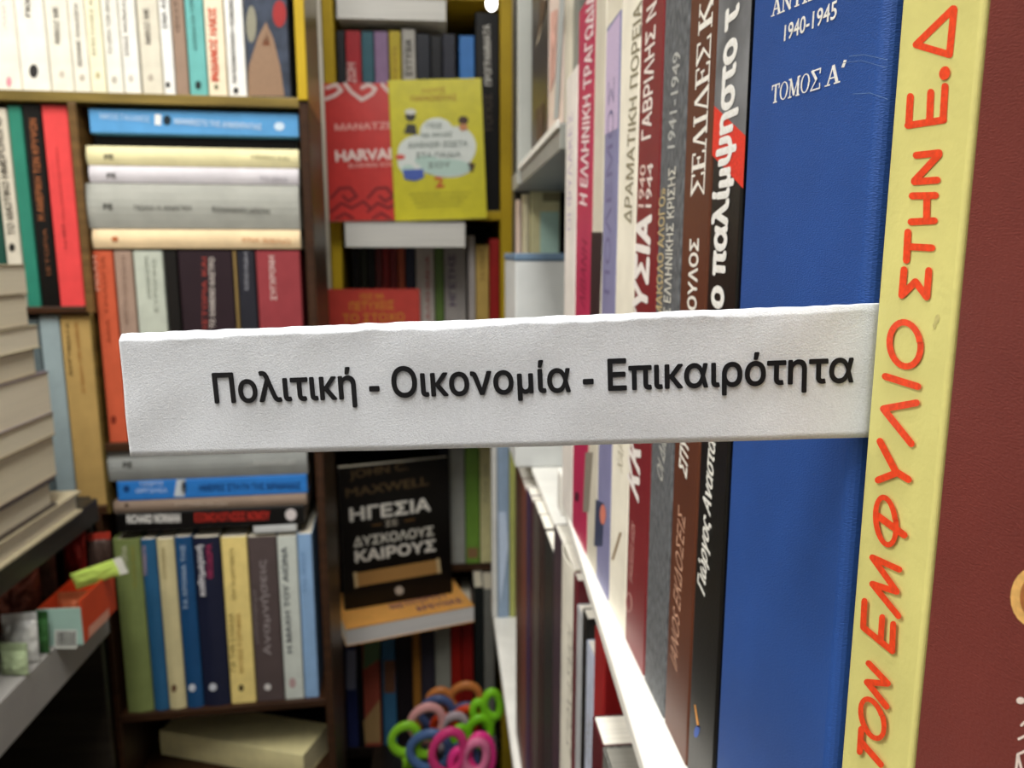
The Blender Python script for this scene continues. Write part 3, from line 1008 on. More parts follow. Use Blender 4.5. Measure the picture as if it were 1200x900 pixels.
# lower standing row and the stack on it
zt_E = zl(250, 631)
row("in the lower left row", YL, zE, 640, [
    (132, 164, 632, '7d8a52', 'olive green spine', {'bulge': .002, 'hard': True, 't': [('ΙΣΤΟΡΙΑ', (150, 672), (148, 640), 5, 'dcdcc0', .01), ('ΤΗΣ ΑΡΧΑΙΑΣ ΑΘΗΝΑΣ', (160, 690), (157, 640), 4, '9c9440')]}),
    (164.5, 182, 632, '2c6088', 'teal-blue spine', {'bulge': .0015, 't': [('ΠΟΙΗΜΑΤΑ', (172, 674), (170, 640), 4, 'd8b0b0')]}),
    (182.5, 203, 632, 'd8cc9c', 'ivory spine', {'bulge': .0018, 't': [('ΔΟΚΙΜΙΑ', (194, 680), (192, 642), 4, 'a89868')], 'a': [([ell(203, 808, 3, 4.5)], '6a4a34')]}),
    (203.5, 224, 630, '1f4f7e', 'deep blue spine', {'bulge': .0018, 't': [('ΤΑ ΧΡΟΝΙΑ ΤΗΣ', (219, 716), (215, 640), 4.5, 'bcd0e6', .01)], 'a': [([ell(224, 808, 4, 4.5)], 'd6dde6')]}),
    (224.5, 256, 631, '20243a', 'navy spine with white and pink title', {'bulge': .002, 't': [('καθημερινή', (239, 700), (235, 641), 6.5, 'e8e6ea', .04), ('ΘΕΟΔΩΡΑ', (248, 680), (246, 640), 6, 'b03a62', .03)], 'a': [([ell(248, 808, 4.5, 4.5)], 'd0d4dc')]}),
    (257, 287.5, 632, 'f6de8c', 'mustard yellow spine', {'t': [('ΟΛΑ ΤΑ ΔΙΗΓΗΜΑΤΑ', (275, 706), (272, 645), 4.5, '8a7838'), ('ΓΙΑ ΤΗΝ ΕΛΛΑΔΑ', (275, 790), (272, 722), 6, '8a7838'), ('ΜΥΘΙΣΤΟΡΗΜΑ', (284, 792), (280, 722), 5, 'b08a40')], 'a': [([ell(281, 810, 3, 4)], '4a3a20')]}),
    (288, 322, 632, '574b4a', 'taupe spine with grey lowercase title', {'t': [('Αναμνήσεις', (316, 772), (309, 660), 8, 'a09696', .01), ('μυθιστόρημα', (301, 758), (298, 695), 4.5, '8a7e7e')], 'a': [([ell(312, 810, 4, 4)], 'dcd8d4')]}),
    (322.5, 346, 632, 'cfd5cc', 'white spine with dark title', {'t': [('Η ΜΑΧΗ ΤΟΥ ΑΙΩΝΑ', (341, 770), (334, 645), 6, '4a5058', .02)], 'a': [([ell(341, 806, 4, 6)], 'b89a98')]}),
    (346.5, 364, 630, '8db0d6', 'light blue spine', {'t': [('ΤΟ ΦΩΣ', (358, 700), (355, 650), 4, '6a8cb4')]}),
], .125, 'books in the lower left row')
GD = 'books stacked flat on the lower row'
prev = zt_E + .0006
for lbl, x0, x1, yt, col, mk, at, kw in (
        ('thin white booklet lying lowest in the lower left stack', 296, 346, 621.5, 'c4c6c4', [], [], {}),
        ('black spine with white and red title in the lower left stack', 137, 355, 599, '0c0a09', [('RICHARD ΝΟRΜΑΝ', (149, 613), (210, 613), 9, 'e6e4de', .05), ('ΕΞΟΜΟΛΟΓΗΣΕΙΣ ΝΟΜΟΥ', (227, 613), (314, 612), 9, 'b83026', .05)], [([ell(339, 607, 6.5, 7)], 'd4ccca')], {}),
        ('thin taupe spine in the lower left stack', 134, 358, 585, '8f7c6c', [('ΣΥΓΓΡΑΦΗ ΚΑΙ ΖΩΗ', (204, 594), (264, 595), 4, 'c8b8a8')], [([ell(148, 592, 2.5, 2)], '4a3a30')], {'bulge': .001}),
        ('bright blue spine in the lower left stack', 138, 358, 562, '2d79c8', [('ΤΖΩΡΤΖ', (163, 570), (190, 570), 4.5, 'cfe0f2'), ('ΟΡΓΟΥΕΛ', (159, 578), (195, 578), 4.5, 'cfe0f2'), ('ΗΜΕΡΕΣ ΣΤΗ ΓΗ ΤΗΣ ΒΙΡΜΑΝΙΑΣ', (232, 577), (350, 576), 7, '143a70', .02)], [([[(206, 563), (216, 563), (215, 583), (203, 583)]], 'c4ccd0'), ([ell(214, 573, 3, 8)], '14202c'), ([ell(148, 573, 3.5, 4)], '163c74')], {}),
        ('thick grey spine lying on top of the lower left stack', 127, 358, 526, '989b98', [('ΡΕ', (144, 548), (154, 548), 6, '3a3a36', .04), ('Κοινωνική θεωρία', (296, 548), (344, 547), 6, 'c4c4c0', .01)], [], {'bulge': .003})):
    X0, X1 = xl_(x0, yt + 12), xl_(x1, yt + 12)
    zt = zl(250, yt)
    b = book(lbl, Matrix.Translation((X0, YL, zt)) @ RX(math.pi / 2, 4, 'Y'), zt - prev - .0002, X1 - X0, .125, col, GD, **kw)
    bl = kw.get('bulge', 0)
    for a in at:
        patch(b, a[0], a[1], PY(YL - bl, .0003), 'spine_artwork')
    for m in mk:
        lettering(b, *m[:5], PY(YL - bl, .0006), *m[5:])
    prev = zt + .0002

# cream volume lying under the lower row
q1 = atY(366, 887, .79)
dr = ray(187, 856)
q0 = CAM + dr * ((q1.z - CAM.z) / dr.z)
zt = q1.z
q0, q1 = TURN.inverted() @ q0, TURN.inverted() @ q1
dq = Vector((q1.x - q0.x, q1.y - q0.y, 0))
Mb = Matrix.Translation((q0.x, q0.y, zt)) @ RX(math.atan2(dq.y, dq.x), 4, 'Z') @ RX(math.pi / 2, 4, 'Y')
b = book('yellowed cream volume lying flat below the lower left row', Mb, zt - zF - .0005, dq.length - .011, .06, 'eadfa8', bulge=.001, pages='d8cda4', corner=.0012)

# dim packets beside it
def packet(label, M, sx, sz, th, col, kind='foil', seed=0, group=None, seal=None):
    root = thing('packet', label, 'packet', M, group)
    nx, nz = 22, 26
    V, Fc = [], []
    for s in (1, -1):
        for j in range(nz + 1):
            for i in range(nx + 1):
                u, v = i / nx, j / nz
                bu = max(0, math.sin(math.pi * u)) ** .5 * max(0, math.sin(math.pi * v)) ** .45
                nn = noise.noise(Vector((u * 4 + seed, v * 4, s * 2.0))) + .5 * noise.noise(Vector((u * 9 + seed, v * 9, s)))
                V.append((u * sx - sx / 2, -s * th / 2 * bu * (1 + .35 * nn), v * sz))
    off = (nx + 1) * (nz + 1)
    for k, s in ((0, 1), (off, -1)):
        for j in range(nz):
            for i in range(nx):
                a = k + j * (nx + 1) + i
                q = (a, a + 1, a + nx + 2, a + nx + 1)
                Fc.append(q if s == 1 else q[::-1])
    obj('pouch', V, Fc, mat(col, .3, kind), root, smooth=True)
    bm = bmesh.new()
    box_bm(bm, -sx / 2, sx / 2, -.0005, .0005, sz - .001, sz + .006, 0)
    from_bm('seal_strip', bm, mat(seal or col, .3, kind), root)
    return root


for i, (px, c, s, lb) in enumerate(((62, '3c4a34', 0, 'dark green packet in the dim bottom compartment, leftmost'), (92, '5a5a56', 3, 'grey packet in the dim bottom compartment, middle one'),
                                (120, '2e3a2a', 5, 'blackish green packet in the dim bottom compartment, beside the divider'))):
    p = atY(px - 8 + 6 * (i - 1), 900, .80)
    packet(lb, Matrix.Translation((p.x, .80 + .004 * i, zF)) @ RX(R(8 * (i - 1)), 4, 'Z'), .032, .045 - .006 * i, .014, c, 'foil', s, 'dim packets')

# the whole left bookcase stands a little askew, its right end farther away
for o in ROOTS[FIRST:]:
    o.matrix_world = TURN @ o.matrix_basis

# ------------------------------------------------------------------ left display stand (runs along the aisle)
SX = -.335
z1 = H2Z(.2325)
z2 = H2Z(.331)
st = thing('display_stand', 'low dark display stand at the left with grey lower shelf', 'display stand')
DARKW = mat('2b2620', .4, 'wood')
board('shelf', SX - .25, SX, .30, .741, z1 - .022, z1, DARKW, st)
board('shelf', SX - .25, SX, .30, .741, z2 - .04, z2, mat('a3a09c', .5, 'paint'), st)
board('end_panel', SX - .25, SX - .01, .7412, .749, 0, z1, DARKW, st)
board('end_panel', SX - .25, SX - .01, .288, .2995, 0, z1, DARKW, st)
board('back_panel', SX - .262, SX - .25, .288, .7485, 0, z1 + .25, DARKW, st)
board('base_shelf', SX - .25, SX - .012, .30, .741, .06, .08, DARKW, st)

ROT_S = Matrix(((0, 1, 0, 0), (0, 0, 1, 0), (1, 0, 0, 0), (0, 0, 0, 1)))
hs = [.2322, .212, .1876, .1524, .1336, .0976, .0767, .0577, .0324, .0088]
ends = [98, 66, 66, 65, 60, 42, 46, 33, 32]
covs = ['c8bc9c', '4a4038', '8a7a6a', '8a7a5c', '867a84', 'a09070', 'b8ae90', '8a7a64', '9a8c70']
pgs = ['f2ead4', 'ece2c8', 'ebe0c4', 'eee4ca', 'efe4cc', 'e9dec4', 'f0e6ce', 'e9dec4', 'ece2ca']
where = ['lowest book, longest, of the cream-edged stack on the left stand', 'second book from the bottom of the left stand stack, dark cover',
         'third book from the bottom of the left stand stack', 'fourth book from the bottom of the left stand stack',
         'mauve-covered fifth book from the bottom of the left stand stack', 'sixth book from the bottom of the left stand stack, set back',
         'seventh book from the bottom of the left stand stack, jutting out', 'eighth book from the bottom of the left stand stack',
         'topmost thick book of the left stand stack']
for i in range(9):
    h0, h1 = hs[i], hs[i + 1]
    xf = SX + .004 - .001 * (i % 3)
    ye = atX(ends[i], 296 + (h0 + h1) / 2 * 1430, xf).y
    W = h0 - h1 - .0004
    L = .22
    book(where[i], Matrix.Translation((xf - .15, ye - L, H2Z(h0) + .0002)) @ ROT_S, W, L, .15, covs[i], 'cream-edged stack on the stand', pages=pgs[i],
         hard=(i in (0, 1)))

# mint and orange box with packets
Yf = .64
xb = atX(97, 745, -.30).x
bx0, bx1 = atY(45, 745, Yf).x, atY(97, 745, Yf).x
zb = z2 + .0003
bh = .0335
bd = .068
tray = thing('cardboard_box', 'open mint and orange cardboard box with a barcode on the grey shelf', 'box', Matrix.Translation((bx0, Yf, zb)))
bw = bx1 - bx0
MINT, ORG = mat('a4c4b8', .5, 'paint'), mat('dd4a22', .5, 'paint')
board('front_panel', 0, bw, 0, .0012, 0, bh, MINT, tray, .0002)
board('back_panel', 0, bw, bd - .0012, bd, 0, bh, ORG, tray, .0002)
board('side_panel', 0, .0012, .0013, bd - .0013, 0, bh, ORG, tray, .0002)
board('side_panel', bw - .0012, bw, .0013, bd - .0013, 0, bh + .006, ORG, tray, .0002)
board('bottom_panel', .0013, bw - .0013, .0013, bd - .0013, 0, .001, MINT, tray, 0)
INV[tray.name] = Matrix.Translation((bx0, Yf, zb)).inverted()
plb = PY(Yf, .0004)
blabel = patch(tray, [[(64, 738), (90, 738), (90, 760), (64, 760)]], 'd8dad2', plb, 'barcode_label')
bars = []
x = 66
random.seed(3)
while x < 88:
    wv = random.choice((.7, 1.0, 1.5))
    bars.append([(x, 740), (x + wv, 740), (x + wv, 757), (x, 757)])
    x += wv + random.choice((.8, 1.2))
patch(tray, bars, '2a2a28', PY(Yf, .0006), 'barcode').parent = blabel
pls = Plane((bx1, 0, 0), (1, 0, 0), .0004)
patch(tray, [[(104, 735), (128, 712), (128, 724), (104, 748)]], 'e8a890', pls, 'printed_panel')
packet('lime and white sachet lying across the rim of the orange box', Matrix.Translation((bx0 + .010, Yf + .046, zb + .0375)) @ RX(R(72), 4, 'Y'), .016, .042, .006, 'c6e26a', 'plastic', 2, None, 'f0f2e6')
packet('orange-brown packet standing in the orange box', Matrix.Translation((bx0 + .018, Yf + .022, zb + .0012)) @ RX(R(6), 4, 'Z') @ RX(R(-16), 4, 'X'), .026, .029, .009, 'b05a38', 'foil', 4)

GP = 'glossy packets on the grey shelf'
pk = [(-.392, .722, .040, .062, .012, '7a5a4c', 8, 'large dark brown glossy packet behind the orange box', '6a2a22'),
      (-.357, .728, .022, .066, .010, 'a8302a', -10, 'tall narrow dark red packet behind the orange box', 'b03428'),
      (-.3325, .7275, .020, .060, .009, '4a3a34', 10, 'black packet with red edge next to the left bookcase', 'c24030'),
      (-.380, .668, .040, .052, .014, '8a4a38', 20, 'reddish brown packet left of the orange box', '8a3c2c'),
      (-.3475, .612, .026, .036, .010, 'dcdcd8', 6, 'silver-white packet at the left edge beside the mint box', None),
      (-.3435, .628, .020, .030, .009, '3c6a3a', -6, 'green packet between the silver packet and the mint box', None),
      (-.344, .594, .022, .020, .009, 'a8b890', -6, 'small pale green packet nearest on the grey shelf', None)]
for i, (x, Y, sx, sz, th, c, rz, lb, seal) in enumerate(pk):
    packet(lb, Matrix.Translation((x, Y, z2 + .0008)) @ RX(R(rz), 4, 'Z') @ RX(R(-5), 4, 'X'), sx, sz, th, c, 'foil' if i != 6 else 'cloudy', i * 3, GP, seal)

# ------------------------------------------------------------------ centre bookcase at the end of the aisle
YC = 1.15
cc = thing('bookcase', 'narrow yellow and black bookcase at the end of the aisle with face-out books', 'bookcase')
cx0, cx1 = atY(381, 100, YC).x, atY(394, 100, YC).x
cx2, cx3 = atY(586, 200, YC).x, atY(600, 200, YC).x
FRC = YC - .005
zG = atY(480, 247, YC).z
zHt = atY(475, 290, 1.08).z
zW = atY(475, 260, 1.08).z
zH = atY(480, 478, YC).z
YI = 1.215
zI = atY(550, 660, YI).z
hO = .563
zJt = H2Z(hO)
zJ = atY(480, 872, YC).z
zTop = atY(480, 16, YC).z
board('side_panel', cx0, cx1, FRC, 1.42, zH - .0122, 1.98, YEL, cc)
board('side_panel', cx0 - .041, cx1 - .041, FRC, 1.42, .001, zH - .0124, WOOD, cc)
board('side_panel', cx2, cx3, FRC, 1.42, .001, 1.98, YEL, cc)
board('back_panel', cx0 - .041, cx3, 1.42, 1.43, .001, 1.98, BLACK, cc)  # black colour stands in for shade in the gaps behind the books
board('shelf', cx1, cx2, FRC, 1.42, zG - .0125, zG, YEL, cc)
board('shelf', cx1 - .041, cx2, FRC, 1.42, zH - .012, zH, WOOD, cc)
board('shelf', cx1 - .041, cx2, YI - .004, 1.42, zI - .012, zI, WOOD, cc)
board('display_ledge', cx0, cx3, .86, 1.42, zJ - .015, zJ, mat('1d1712', .4, 'wood'), cc) if False else board('shelf', cx1 - .041, cx2, FRC, 1.42, zJ - .015, zJ, mat('1d1712', .4, 'wood'), cc)
board('display_ledge', LXR + .012, .0575, .86, FRC - .0002, zJ - .015, zJ, mat('1d1712', .4, 'wood'), cc)
board('ledge_front', LXR + .012, .0575, .86, .872, 0, zJ - .0152, mat('1d1712', .4, 'wood'), cc)
zTs = atY(560, 12, YC).z + .012
board('shelf', cx1, cx2, FRC, 1.42, zTs, zTs + .016, YEL, cc)
board('top_panel', cx1, cx2, FRC, 1.42, 1.96, 1.98, YEL, cc)

row('on the yellow bookcase top shelf', YC, zG, 60, [
    (394.5, 404.5, 36, '23262a', 'dark slate spine'),
    (405, 423, 36, 'a82830', 'red spine', {'t': [('ΖΩΗ', (417, 97), (416, 74), 9, 'e0b8b4', .03)]}),
    (423.5, 438, 37, '35606c', 'petrol blue spine'),
    (438.5, 455, 37, '8a6e90', 'mauve spine'),
    (456, 470, 36, 'b8a42a', 'mustard spine', {'t': [('ΑΡΧΗ', (465, 95), (464, 56), 3, '8a5c1c')]}),
    (471, 487, 34, 'b0aca4', 'grey spine with black title', {'t': [('ΕΥΤΥΧΙΑ', (483, 88), (482, 46), 7, '1c1c1c', .03)]}),
    (487.5, 504, 40, '22252e', 'dark blue-black spine'),
    (504.5, 518, 42, '16171c', 'black spine in the dark gap'),
    (518.5, 534, 40, '2a2c38', 'dusky indigo spine'),
    (538, 556, 42, '3f7cc4', 'bright blue spine'),
    (557, 585, 15, '0c0a09', 'tall black spine with white title', {'t': [('ΠΡΟΓΡΑΜΜΑΤΑ', (576, 100), (574, 29), 7, 'd8d4cc', .04), ('ΤΟΠΟΣ', (577, 155), (576, 110), 8, '54483e', .02)]}),
], .15, 'books on the yellow bookcase top shelf')
# white book lying on those
zGt = atY(450, 30, YC).z
wt = atY(450, 2, YC).z


def lying_fore(label, P0, P1, z0, th, D, col, pages, **k):
    """book lying flat with its fore edge towards the aisle, from P0 (left) to P1 (right)"""
    d = Vector((P1[0] - P0[0], P1[1] - P0[1], 0))
    L = d.length
    d.normalize()
    back = Vector((-d.y, d.x, 0))
    # local y (spine->fore edge) = -back ; local z (height) = d ; local x = up or down
    ycol, zcol = -back, d
    xcol = ycol.cross(zcol)
    o = Vector((P0[0], P0[1], 0)) + back * D
    o.z = z0 if xcol.z > 0 else z0 + th
    M = Matrix(((xcol.x, ycol.x, zcol.x, o.x), (xcol.y, ycol.y, zcol.y, o.y), (xcol.z, ycol.z, zcol.z, o.z), (0, 0, 0, 1)))
    return book(label, M, th, L, D, col, pages=pages, **k)


zbm = zGt + .0005
# white book above the top shelf row stands in front under the yellow shelf: lies on the row's tops
A0, A1 = atY(384, 15, YC - .01), atY(523, 15, YC - .01)
lying_fore('thick white book lying across the top shelf books', (A0.x + .012, YC - .012), (A1.x, YC - .012), max(zbm, atY(450, 31, YC).z + .006), .028, .13, 'e0ded8', 'e2e0da')

row('under the yellow bookcase lying book', YC, zH, 330, [
    (413, 422.5, 291, '15130f', 'black spine, leftmost'),
    (423, 431, 291, '2b2e1e', 'blackish olive spine'),
    (431.5, 440, 291, '100e0d', 'thin black spine'),
    (440.5, 448, 291, '6a2c2c', 'dull maroon spine'),
    (448.5, 457, 291, '8e1f1d', 'dark red spine'),
    (457.5, 466, 291, '7a1e1e', 'wine red spine'),
    (466.5, 475, 291, 'b25430', 'burnt orange spine'),
    (475.5, 487, 291, '20243c', 'navy spine'),
    (487.5, 509, 291, 'bcb4ac', 'white spine with red lettering', {'t': [('ΑΛΧΗΜΕΙΑ', (504, 375), (503, 300), 4, 'a03838', .02)]}),
    (509.5, 520, 291, '5f7a3a', 'moss green spine'),
    (520.5, 546, 291, 'a59f9b', 'grey spine with violet lettering', {'t': [('ΗΓΕΤΗΣ', (534, 358), (533, 298), 7, '5a4a68', .03)]}),
    (548.5, 557, 276, 'b4aca8', 'pale grey spine'),
    (557.5, 573, 287, 'bfa058', 'tan yellow spine', {'t': [('ΤΕΧΝΗ', (568, 330), (567, 294), 4, '8a6c30')]}),
    (573.5, 585.5, 280, '9c221f', 'crimson spine beside the yellow post'),
], .15, 'books under the white lying book')

B0, B1 = atY(404, 275, 1.08), atY(545, 275, 1.08)
lying_fore('white-paged book lying flat under the face-out yellow and red books', (B0.x, 1.08), (B1.x, 1.074), zHt + .0005, zW - zHt - .001, .14, 'd8d6d0', 'dedcd6')


def facing(label, BLp, BRp, zsup, W, H, col, lean, roll=0, **k):
    """book standing with its front cover to the aisle; base runs between two plan points"""
    d = Vector((BRp[0] - BLp[0], BRp[1] - BLp[1], 0))
    L = d.length
    d.normalize()
    a = math.atan2(d.y, d.x)
    M = Matrix.Translation((BLp[0], BLp[1], zsup)) @ RX(a, 4, 'Z') @ RX(-lean, 4, 'X') @ RX(-roll, 4, 'Y') @ RX(-math.pi / 2, 4, 'Z')
    M = M @ Matrix.Translation((-W * 0, 0, 0))
    b = book(label, M, W, H, L, col, **k)
    pf = Plane(M @ Vector((W, 0, 0)), M.to_3x3() @ Vector((1, 0, 0)), .0004)
    pf2 = Plane(M @ Vector((W, 0, 0)), M.to_3x3() @ Vector((1, 0, 0)), .0008)
    return b, pf, pf2


# yellow face-out
ya, yb = atY(463, 258, 1.098), atY(571, 254, 1.098)
b, pf, pf2 = facing('bright yellow face-out paperback with a white cloud of title text', (ya.x, 1.108), (yb.x, 1.104), zW + .0006, .010, .191, 'cfc62a', R(6), R(2), rough=.35)
lettering(b, 'ΛΟΥΙΣ', (494, 109), (522, 107.5), 5, 'b0842a', pf, .02, 'cover_lettering')
lettering(b, 'ΠΑΡΑΣΚΕΥΑΣ', (482, 119), (535, 117), 6, 'b0842a', pf, .03, 'cover_lettering')
cloud = [ell(512, 155, 20, 17), ell(492, 178, 26, 20), ell(535, 172, 23, 24), ell(515, 185, 38, 20), ell(480, 190, 14, 14), ell(525, 196, 28, 12)]
patch(b, cloud, 'dfe5e0', pf)
patch(b, [ell(522, 196, 30, 10), ell(500, 188, 14, 6), ell(478, 199, 8, 6)], 'bcd6cc', pf2)
for s, a, c, h in (('ΠΩΣ', (500, 150), (518, 149.5), 5), ('ΝΑ ΜΙΛΑΣ', (494, 161), (530, 160), 5), ('ΔΙΑΒΑΣΕΙ ΣΩΣΤΑ', (478, 173), (548, 171), 5.5),
                   ('ΣΤΑ ΠΑΙΔΙΑ', (488, 185), (540, 183.5), 5.5), ('ΣΟΥ', (502, 197), (528, 196), 6)):
    lettering(b, s, a, c, h, '7c8a84', Plane(pf2.p, pf2.n, .0004), .02, 'cover_lettering')
for q in ([(473, 156), (477, 145), (487, 146), (489, 158)], ell(481, 136, 6, 6)):
    patch(b, [q], '3c3a34', pf2)
patch(b, [ell(481, 131, 6.5, 3.5)], 'd8d8d0', Plane(pf2.p, pf2.n, .0004))
for q in (ell(543, 141, 6, 5), [(549, 190), (557, 192), (554, 202), (550, 200)]):
    patch(b, [q], '4a3424', pf2)
patch(b, [ell(543, 149, 5, 4)], 'c88a5c', Plane(pf2.p, pf2.n, .0004))
patch(b, [[(472, 199), (496, 198), (497, 208), (487, 212), (474, 210)]], '4a62b4', Plane(pf2.p, pf2.n, .0004))
patch(b, [ell(469, 184, 6, 3)], 'd85a50', pf2)
lettering(b, '2', (511, 220), (520, 219), 12, 'cc5a2c', pf2, .05, 'cover_lettering')
for i, yy in enumerate((228, 233, 238, 243)):
    lettering(b, 'ΜΙΚΡΕΣ ΙΣΤΟΡΙΕΣ ΓΙΑ ΜΕΓΑΛΟΥΣ'[:28 - 5 * (i > 1)], (480 + 3 * i, yy + 1), (552 - 4 * i, yy - 1), 2.6, '8a8424', pf, .0, 'cover_lettering')
# red face-out
ra = atY(387, 257, 1.12)
b, pf, pf2 = facing('red face-out paperback with white wave pattern, partly behind the yellow one', (ra.x, 1.1215), (ra.x + .118, 1.1205), zW + .0006, .010, .188, 'c63632', R(6), R(1.2), rough=.35)
for (c, y0, wv) in (('e0c8c2', 100, 4.2), ):
    S = stroke([(383, 103), (394, 99), (400, 106), (392, 112), (382, 116)], wv) + stroke([(404, 98), (412, 108), (424, 117), (436, 110), (440, 104), (432, 99), (424, 103)], wv) \
        + stroke([(448, 99), (456, 108)], wv)
    patch(b, S, c, pf)
S = []
for k in range(2):
    ox = k * 43
    S += stroke([(388 + ox, 232), (398 + ox, 221), (410 + ox, 220), (418 + ox, 230), (408 + ox, 236), (402 + ox, 230)], 3.2)
    S += stroke([(388 + ox, 248), (400 + ox, 238), (412 + ox, 244), (426 + ox, 236), (434 + ox, 244)], 3.2)
    S += stroke([(394 + ox, 256), (404 + ox, 250), (414 + ox, 256)], 3.2)
patch(b, S, '7c1d20', pf)
lettering(b, 'ΜΑΝΑΤΖΕΡ', (393, 153), (470, 150), 7, 'e4a49c', pf, .04, 'cover_lettering')
lettering(b, 'HARVARD', (394, 189), (480, 185), 12, 'f0dcd6', pf, .05, 'cover_lettering')
lettering(b, 'BUSINESS SCHOOL', (409, 196.5), (478, 194), 4.5, 'e4a49c', pf, .03, 'cover_lettering')

# red cover standing behind the label
b, pf, pf2 = facing('red cover with gold title rising just above the white label', (atY(380, 360, 1.1).x, 1.142), (atY(492, 360, 1.1).x, 1.136), zH + .0004 if False else atY(480, 478, 1.142).z, .012,
                    .0, 'c2443a', R(2)) if False else (None, None, None)
zled = zH
board('book_ledge', cx1 + .0005, cx2 - .0005, 1.085, FRC - .0002, zH - .008, zH, WOOD, cc)
tpz = atY(435, 340, 1.115).z
b, pf, pf2 = facing('red face-out book with gold title rising just above the white label', (atY(380, 365, 1.125).x + .004, 1.124), (atY(492, 365, 1.125).x, 1.122), zH + .0004, .012, (tpz - zH) * 1.004, 'c2443a', R(4), rough=.35)
lettering(b, 'ΠΩΣ ΝΑ', (422, 351), (450, 350), 6, 'cf8a30', pf, .03, 'cover_lettering')
lettering(b, 'ΠΕΤΥΧΕΙΣ', (410, 364), (462, 362), 9, 'cf8a30', pf, .03, 'cover_lettering')
lettering(b, 'ΤΟ ΣΤΟΧΟ', (402, 378), (474, 376), 9, 'cf8a30', pf, .03, 'cover_lettering')

# row below the label
row('beside the black face-out book', YI, zI, 600, [
    (515, 527, 486, '1c1e2c', 'dark navy spine'),
    (527.5, 545, 486, '9a9d98', 'grey spine'),
    (545.5, 562, 486, '6f9a3c', 'grass green spine', {'a': [([[(548, 642), (560, 642), (560, 654), (548, 654)]], '8a6a4a')]}),
    (562.5, 577, 486, 'd2cf9c', 'pale lemon spine', {'t': [('ΛΟΓΟΙ', (572, 590), (571, 545), 4, '9a9878')]}),
], .14, 'books beside the black face-out book')

# orange book lying on the lowest row, black book standing on it
zo = zJt + .0005
oth = .0262
O0, O1 = atY(406, 756, 1.05), atY(556, 731, 1.11)
ob = lying_fore('orange-covered book lying flat with white pages under the black face-out book', (O0.x, O0.y), (O1.x, O1.y), zo, oth, .125, 'f4b25e', 'e8e6e4')
pt = Plane((0, 0, zo + oth), (0, 0, 1), .0004)
lettering(ob, 'ΙΝΣΤΙΤΟΥΤΟ Ι', (459, 714), (523, 700), 5, '6a3a6a', pt, .04, 'cover_lettering')
lettering(ob, 'ΕΡΕΥΝΑΣ', (491, 716), (543, 705), 5, '6a3a6a', pt, .04, 'cover_lettering')
zk = zo + oth
pz = Plane((0, 0, zk), (0, 0, 1), 0)
k0, k1 = pz.hit(402, 713), pz.hit(527, 691)
b, pf, pf2 = facing('black face-out hardback with white Greek title and gold bar, leaning on the orange book', (k0.x, k0.y + .004), (k1.x, k1.y + .004 - .004), zk + .0004, .014, .221, '0e0b09', R(2.5), rough=.3)
lettering(b, 'JOHN C.', (410, 561), (478, 550), 9, '5c4a30', pf, .02, 'cover_lettering')
lettering(b, 'MAXWELL', (406, 583), (502, 568), 10, '5c4a30', pf, .02, 'cover_lettering')
lettering(b, 'ΗΓΕΣΙΑ', (411, 611), (504, 598), 14, 'e8e4da', pf, .05, 'cover_lettering')
lettering(b, 'ΣΕ', (452, 617), (466, 615), 6, 'b8b0a0', pf, .03, 'cover_lettering')
lettering(b, 'ΔΥΣΚΟΛΟΥΣ', (415, 641), (508, 627), 10, 'dcd8cc', pf, .04, 'cover_lettering')
lettering(b, 'ΚΑΙΡΟΥΣ', (417, 659), (510, 645), 12, 'e8e4da', pf, .05, 'cover_lettering')
patch(b, [[(415, 672), (515, 655), (516, 671), (417, 688)]], 'a8804a', pf)
for q in ([(414, 671), (418, 670), (420, 688), (416, 689)], [(511, 655), (515, 654), (517, 671), (513, 672)]):
    patch(b, [q], 'c8b48a', pf2)
patch(b, [ell(468, 692, 5, 5)], 'b8b0a4', pf)
for q in ([(436, 615), (447, 613.5), (447, 615), (436, 616.5)], [(474, 610), (486, 608), (486, 609.5), (474, 611.5)]):
    patch(b, [q], '7a5a30', pf)

row('in the lowest row behind the scissors', YC, zJ, 800, [
    (405, 418, 728, '2a3262', 'indigo spine with pale panel', {'a': [([[(406, 762), (417, 762), (417, 808), (406, 808)]], '8a90ac')]}),
    (418.5, 425, 728, '14121a', 'thin black spine'),
    (425.5, 445.5, 724, '9c4a3a', 'patchwork green, red and tan spine', {'a': [([[(426, 740), (445, 740), (445, 772), (426, 785)]], '5f7a58'), ([[(426, 845), (445, 820), (446, 870), (428, 871)]], 'ab8a5c')]}),
    (448, 464, 722, '39688c', 'blue spine with brown panel', {'a': [([[(450, 774), (463, 774), (463, 812), (450, 812)]], '6a4632')]}),
    (465, 483.5, 722, '1c161a', 'black spine with dim violet top'),
    (484, 493.5, 722, '9c6a2c', 'thin amber spine'),
    (494, 510, 722, '36323c', 'charcoal spine'),
    (510.5, 528.5, 722, '94948a', 'stone grey spine'),
    (529, 541, 722, '981f16', 'red spine'),
    (541.5, 555, 722, '8a1c18', 'second red spine'),
    (556.5, 567, 688, '1e2222', 'tall blackish spine'),
    (567.5, 580, 690, '7c7c76', 'tall grey spine'),
], .15, 'books in the lowest row')


